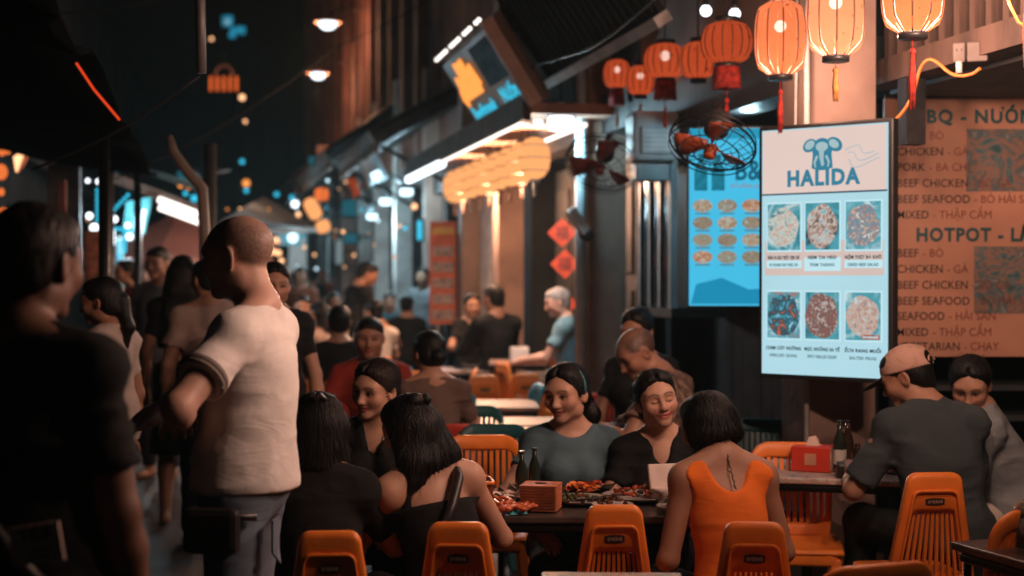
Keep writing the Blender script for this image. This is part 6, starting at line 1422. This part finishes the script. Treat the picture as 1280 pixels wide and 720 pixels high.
near('woman facing the man in the black jacket', 590, 14.0, z0=.05, yaw=190, H=1.64, hair='tied', head=(0, 5, 0), tone='light', top='vneck', tc=(.03, .03, .03), tname='black', seat=.52, seed=19, res=.018, fine=.009)
near('grey-haired man in a pale blue shirt sitting against the pillar', 712, 12.1, z0=.11, yaw=82, sex='m', H=1.72, hair='short', hc='grey', head=(10, 14, 0), tone='pink', tc=(.16, .30, .36), tname='pale_blue', bot='shorts', bc=(.30, .26, .22), bname='khaki', arms=((-.10, .40, .74), (.10, .40, .74)), lean=(6, 0), seat=.50, seed=20, res=.017, fine=.009)
near('man in dark clothes standing and bending over the far table', 438, 15.0, yaw=-60, sit=False, sex='m', H=1.74, hair='short', head=(-20, 24, 0), tone='tan', tc=BLK, tname='black', lean=(14, 0), arms=((-.2, .42, .95), (.2, .40, .95)), seed=21, res=.018, fine=.010)
near('person in a white shirt sitting with their back to us far away', 470, 13.6, yaw=20, H=1.68, hair='short', head=(30, 8, 0), tone='mid', tc=(.62, .56, .52), tname='off_white', seat=.50, seed=22, res=.018, fine=.010)
near('woman in a pale top sitting in profile at the far left table', 402, 13.4, yaw=60, H=1.64, hair='bob', head=(30, 5, 0), tone='mid', tc=(.45, .33, .28), tname='beige', seat=.50, seed=23, res=.018, fine=.010)
near('woman in a black T-shirt standing behind the man in white', 343, 7.5, yaw=196, sit=False, H=1.63, hair='tied', head=(0, 6, 0), tone='mid', tc=BLK, tname='black', arms=((-.22, .16, .82), (.22, .1, .80)), seed=24, res=.013, fine=.006)
near('woman in a pale top with a dark ponytail looking left', 134, 6.8, yaw=70, sit=False, H=1.55, hair='pony', head=(14, 8, 0), tone='tan', tc=(.42, .34, .30), tname='cream', arms=((-.12, .34, .98), 'down'), seed=25, res=.013, fine=.006)
near('woman in a black crop top and skirt walking away', 228, 9.0, yaw=8, sit=False, H=1.70, hair='long', head=(0, 4, 0), tone='mid', tc=BLK, tname='black', bot='skirt', bc=(.012, .012, .016), bname='black_skirt', arms=('down', 'down'), seed=26, res=.014, fine=.008, hems=1.12)
near('dark figure standing beyond the woman in the crop top', 200, 11.0, yaw=160, sit=False, sex='m', H=1.79, hair='short', head=(0, 6, 0), tone='tan', tc=(.10, .10, .11), tname='charcoal', arms=('down', 'down'), seed=27, res=.018, fine=.010)
near('person in a pale jacket just left of the man in white', 262, 8.2, yaw=20, sit=False, sex='m', H=1.66, hair='short', head=(20, 4, 0), tone='mid', tc=(.40, .33, .27), tname='beige', arms=('down', 'down'), seed=28, res=.018, fine=.010)
far = (('dark seated figure beside the far pillar', 508, 17, 0, True, (.02, .02, .02), 'black', 'short'), ('far standing figure in rust brown below the cyan shop', 376, 19, 170, False, (.22, .08, .05), 'rust', 'short'), ('far standing figure in black near the lit doorway', 356, 22, 10, False, BLK, 'black', 'long'),
       ('far seated figure in dark blue beyond the pale top woman', 418, 18, 200, True, (.03, .05, .08), 'navy', 'bob'), ('far seated figure with warm lit face by the tall man', 452, 17, 160, True, (.20, .10, .07), 'brown', 'tied'), ('far walker in grey beneath the canvas roof', 334, 26, 0, False, (.08, .08, .08), 'charcoal', 'short'),
       ('far walker in pale shirt by the parasol', 186, 15, 200, False, (.35, .28, .25), 'beige', 'short'), ('far figure at the left stall in a red top', 160, 13, 120, False, (.25, .05, .04), 'dark_red', 'tied'), ('far walker in black under the lit doorway', 392, 27, 0, False, BLK, 'black', 'short'), ('far figure in teal behind the white shirt', 487, 19, 190, True, (.04, .10, .12), 'slate', 'short'))
far += (('diner in black with his back to us left of the red shirt man', 424, 10.2, 15, True, BLK, 'black', 'short'), ('diner in brown facing us beyond the far left table', 378, 14.5, 185, True, (.16, .09, .06), 'brown', 'short'),
       ('standing waiter in a grey shirt by the far pillar', 530, 18.5, 150, False, (.18, .18, .18), 'mid_grey', 'short'), ('walker in a white top beside the parasol pole', 208, 17, 10, False, (.5, .45, .42), 'off_white', 'long'),
       ('walker in dark red farther along the left stalls', 244, 20, 175, False, (.2, .04, .03), 'dark_red', 'short'), ('walker in pale grey in the middle of the far street', 316, 18, 180, False, (.3, .29, .28), 'pale_grey', 'tied'), ('small far walker in black before the lit doorway', 368, 31, 0, False, BLK, 'black', 'short'),
       ('small far walker in rust before the cyan tube', 404, 30, 180, False, (.22, .08, .05), 'rust', 'tied'))
for k, (lab, px, Y, yw, sit_, tc_, tn, hs_) in enumerate(far):
    near(lab, px, Y, yaw=yw, sit=sit_, H=1.66 + .02 * (k % 4), sex='m' if hs_ == 'short' else 'f', hair=hs_, tone='mid', tc=tc_, tname=tn, arms=('table', 'table') if sit_ else ('down', 'down'), seat=.5, seed=30 + k, res=.022, fine=.013, group='blurred diners and walkers far down the street')
# ------------------------------------------------------------------ night air: teal-tinted haze added for the glow round the lamps
hz = MB().box((0, 90, 8.5), (310, 310, 19.0)).build('haze', None); tag(hz, kind='stuff')
hm_ = bpy.data.materials.new('haze_air'); hm_.use_nodes = True; nt = hm_.node_tree; nt.nodes.clear()
vo_ = nt.nodes.new('ShaderNodeVolumePrincipled'); vo_.inputs['Color'].default_value = (.50, .82, .92, 1); vo_.inputs['Density'].default_value = .0011; vo_.inputs['Anisotropy'].default_value = .35
ou_ = nt.nodes.new('ShaderNodeOutputMaterial'); nt.links.new(vo_.outputs[0], ou_.inputs['Volume']); hz.data.materials.append(hm_)
cy.volume_bounces = 0
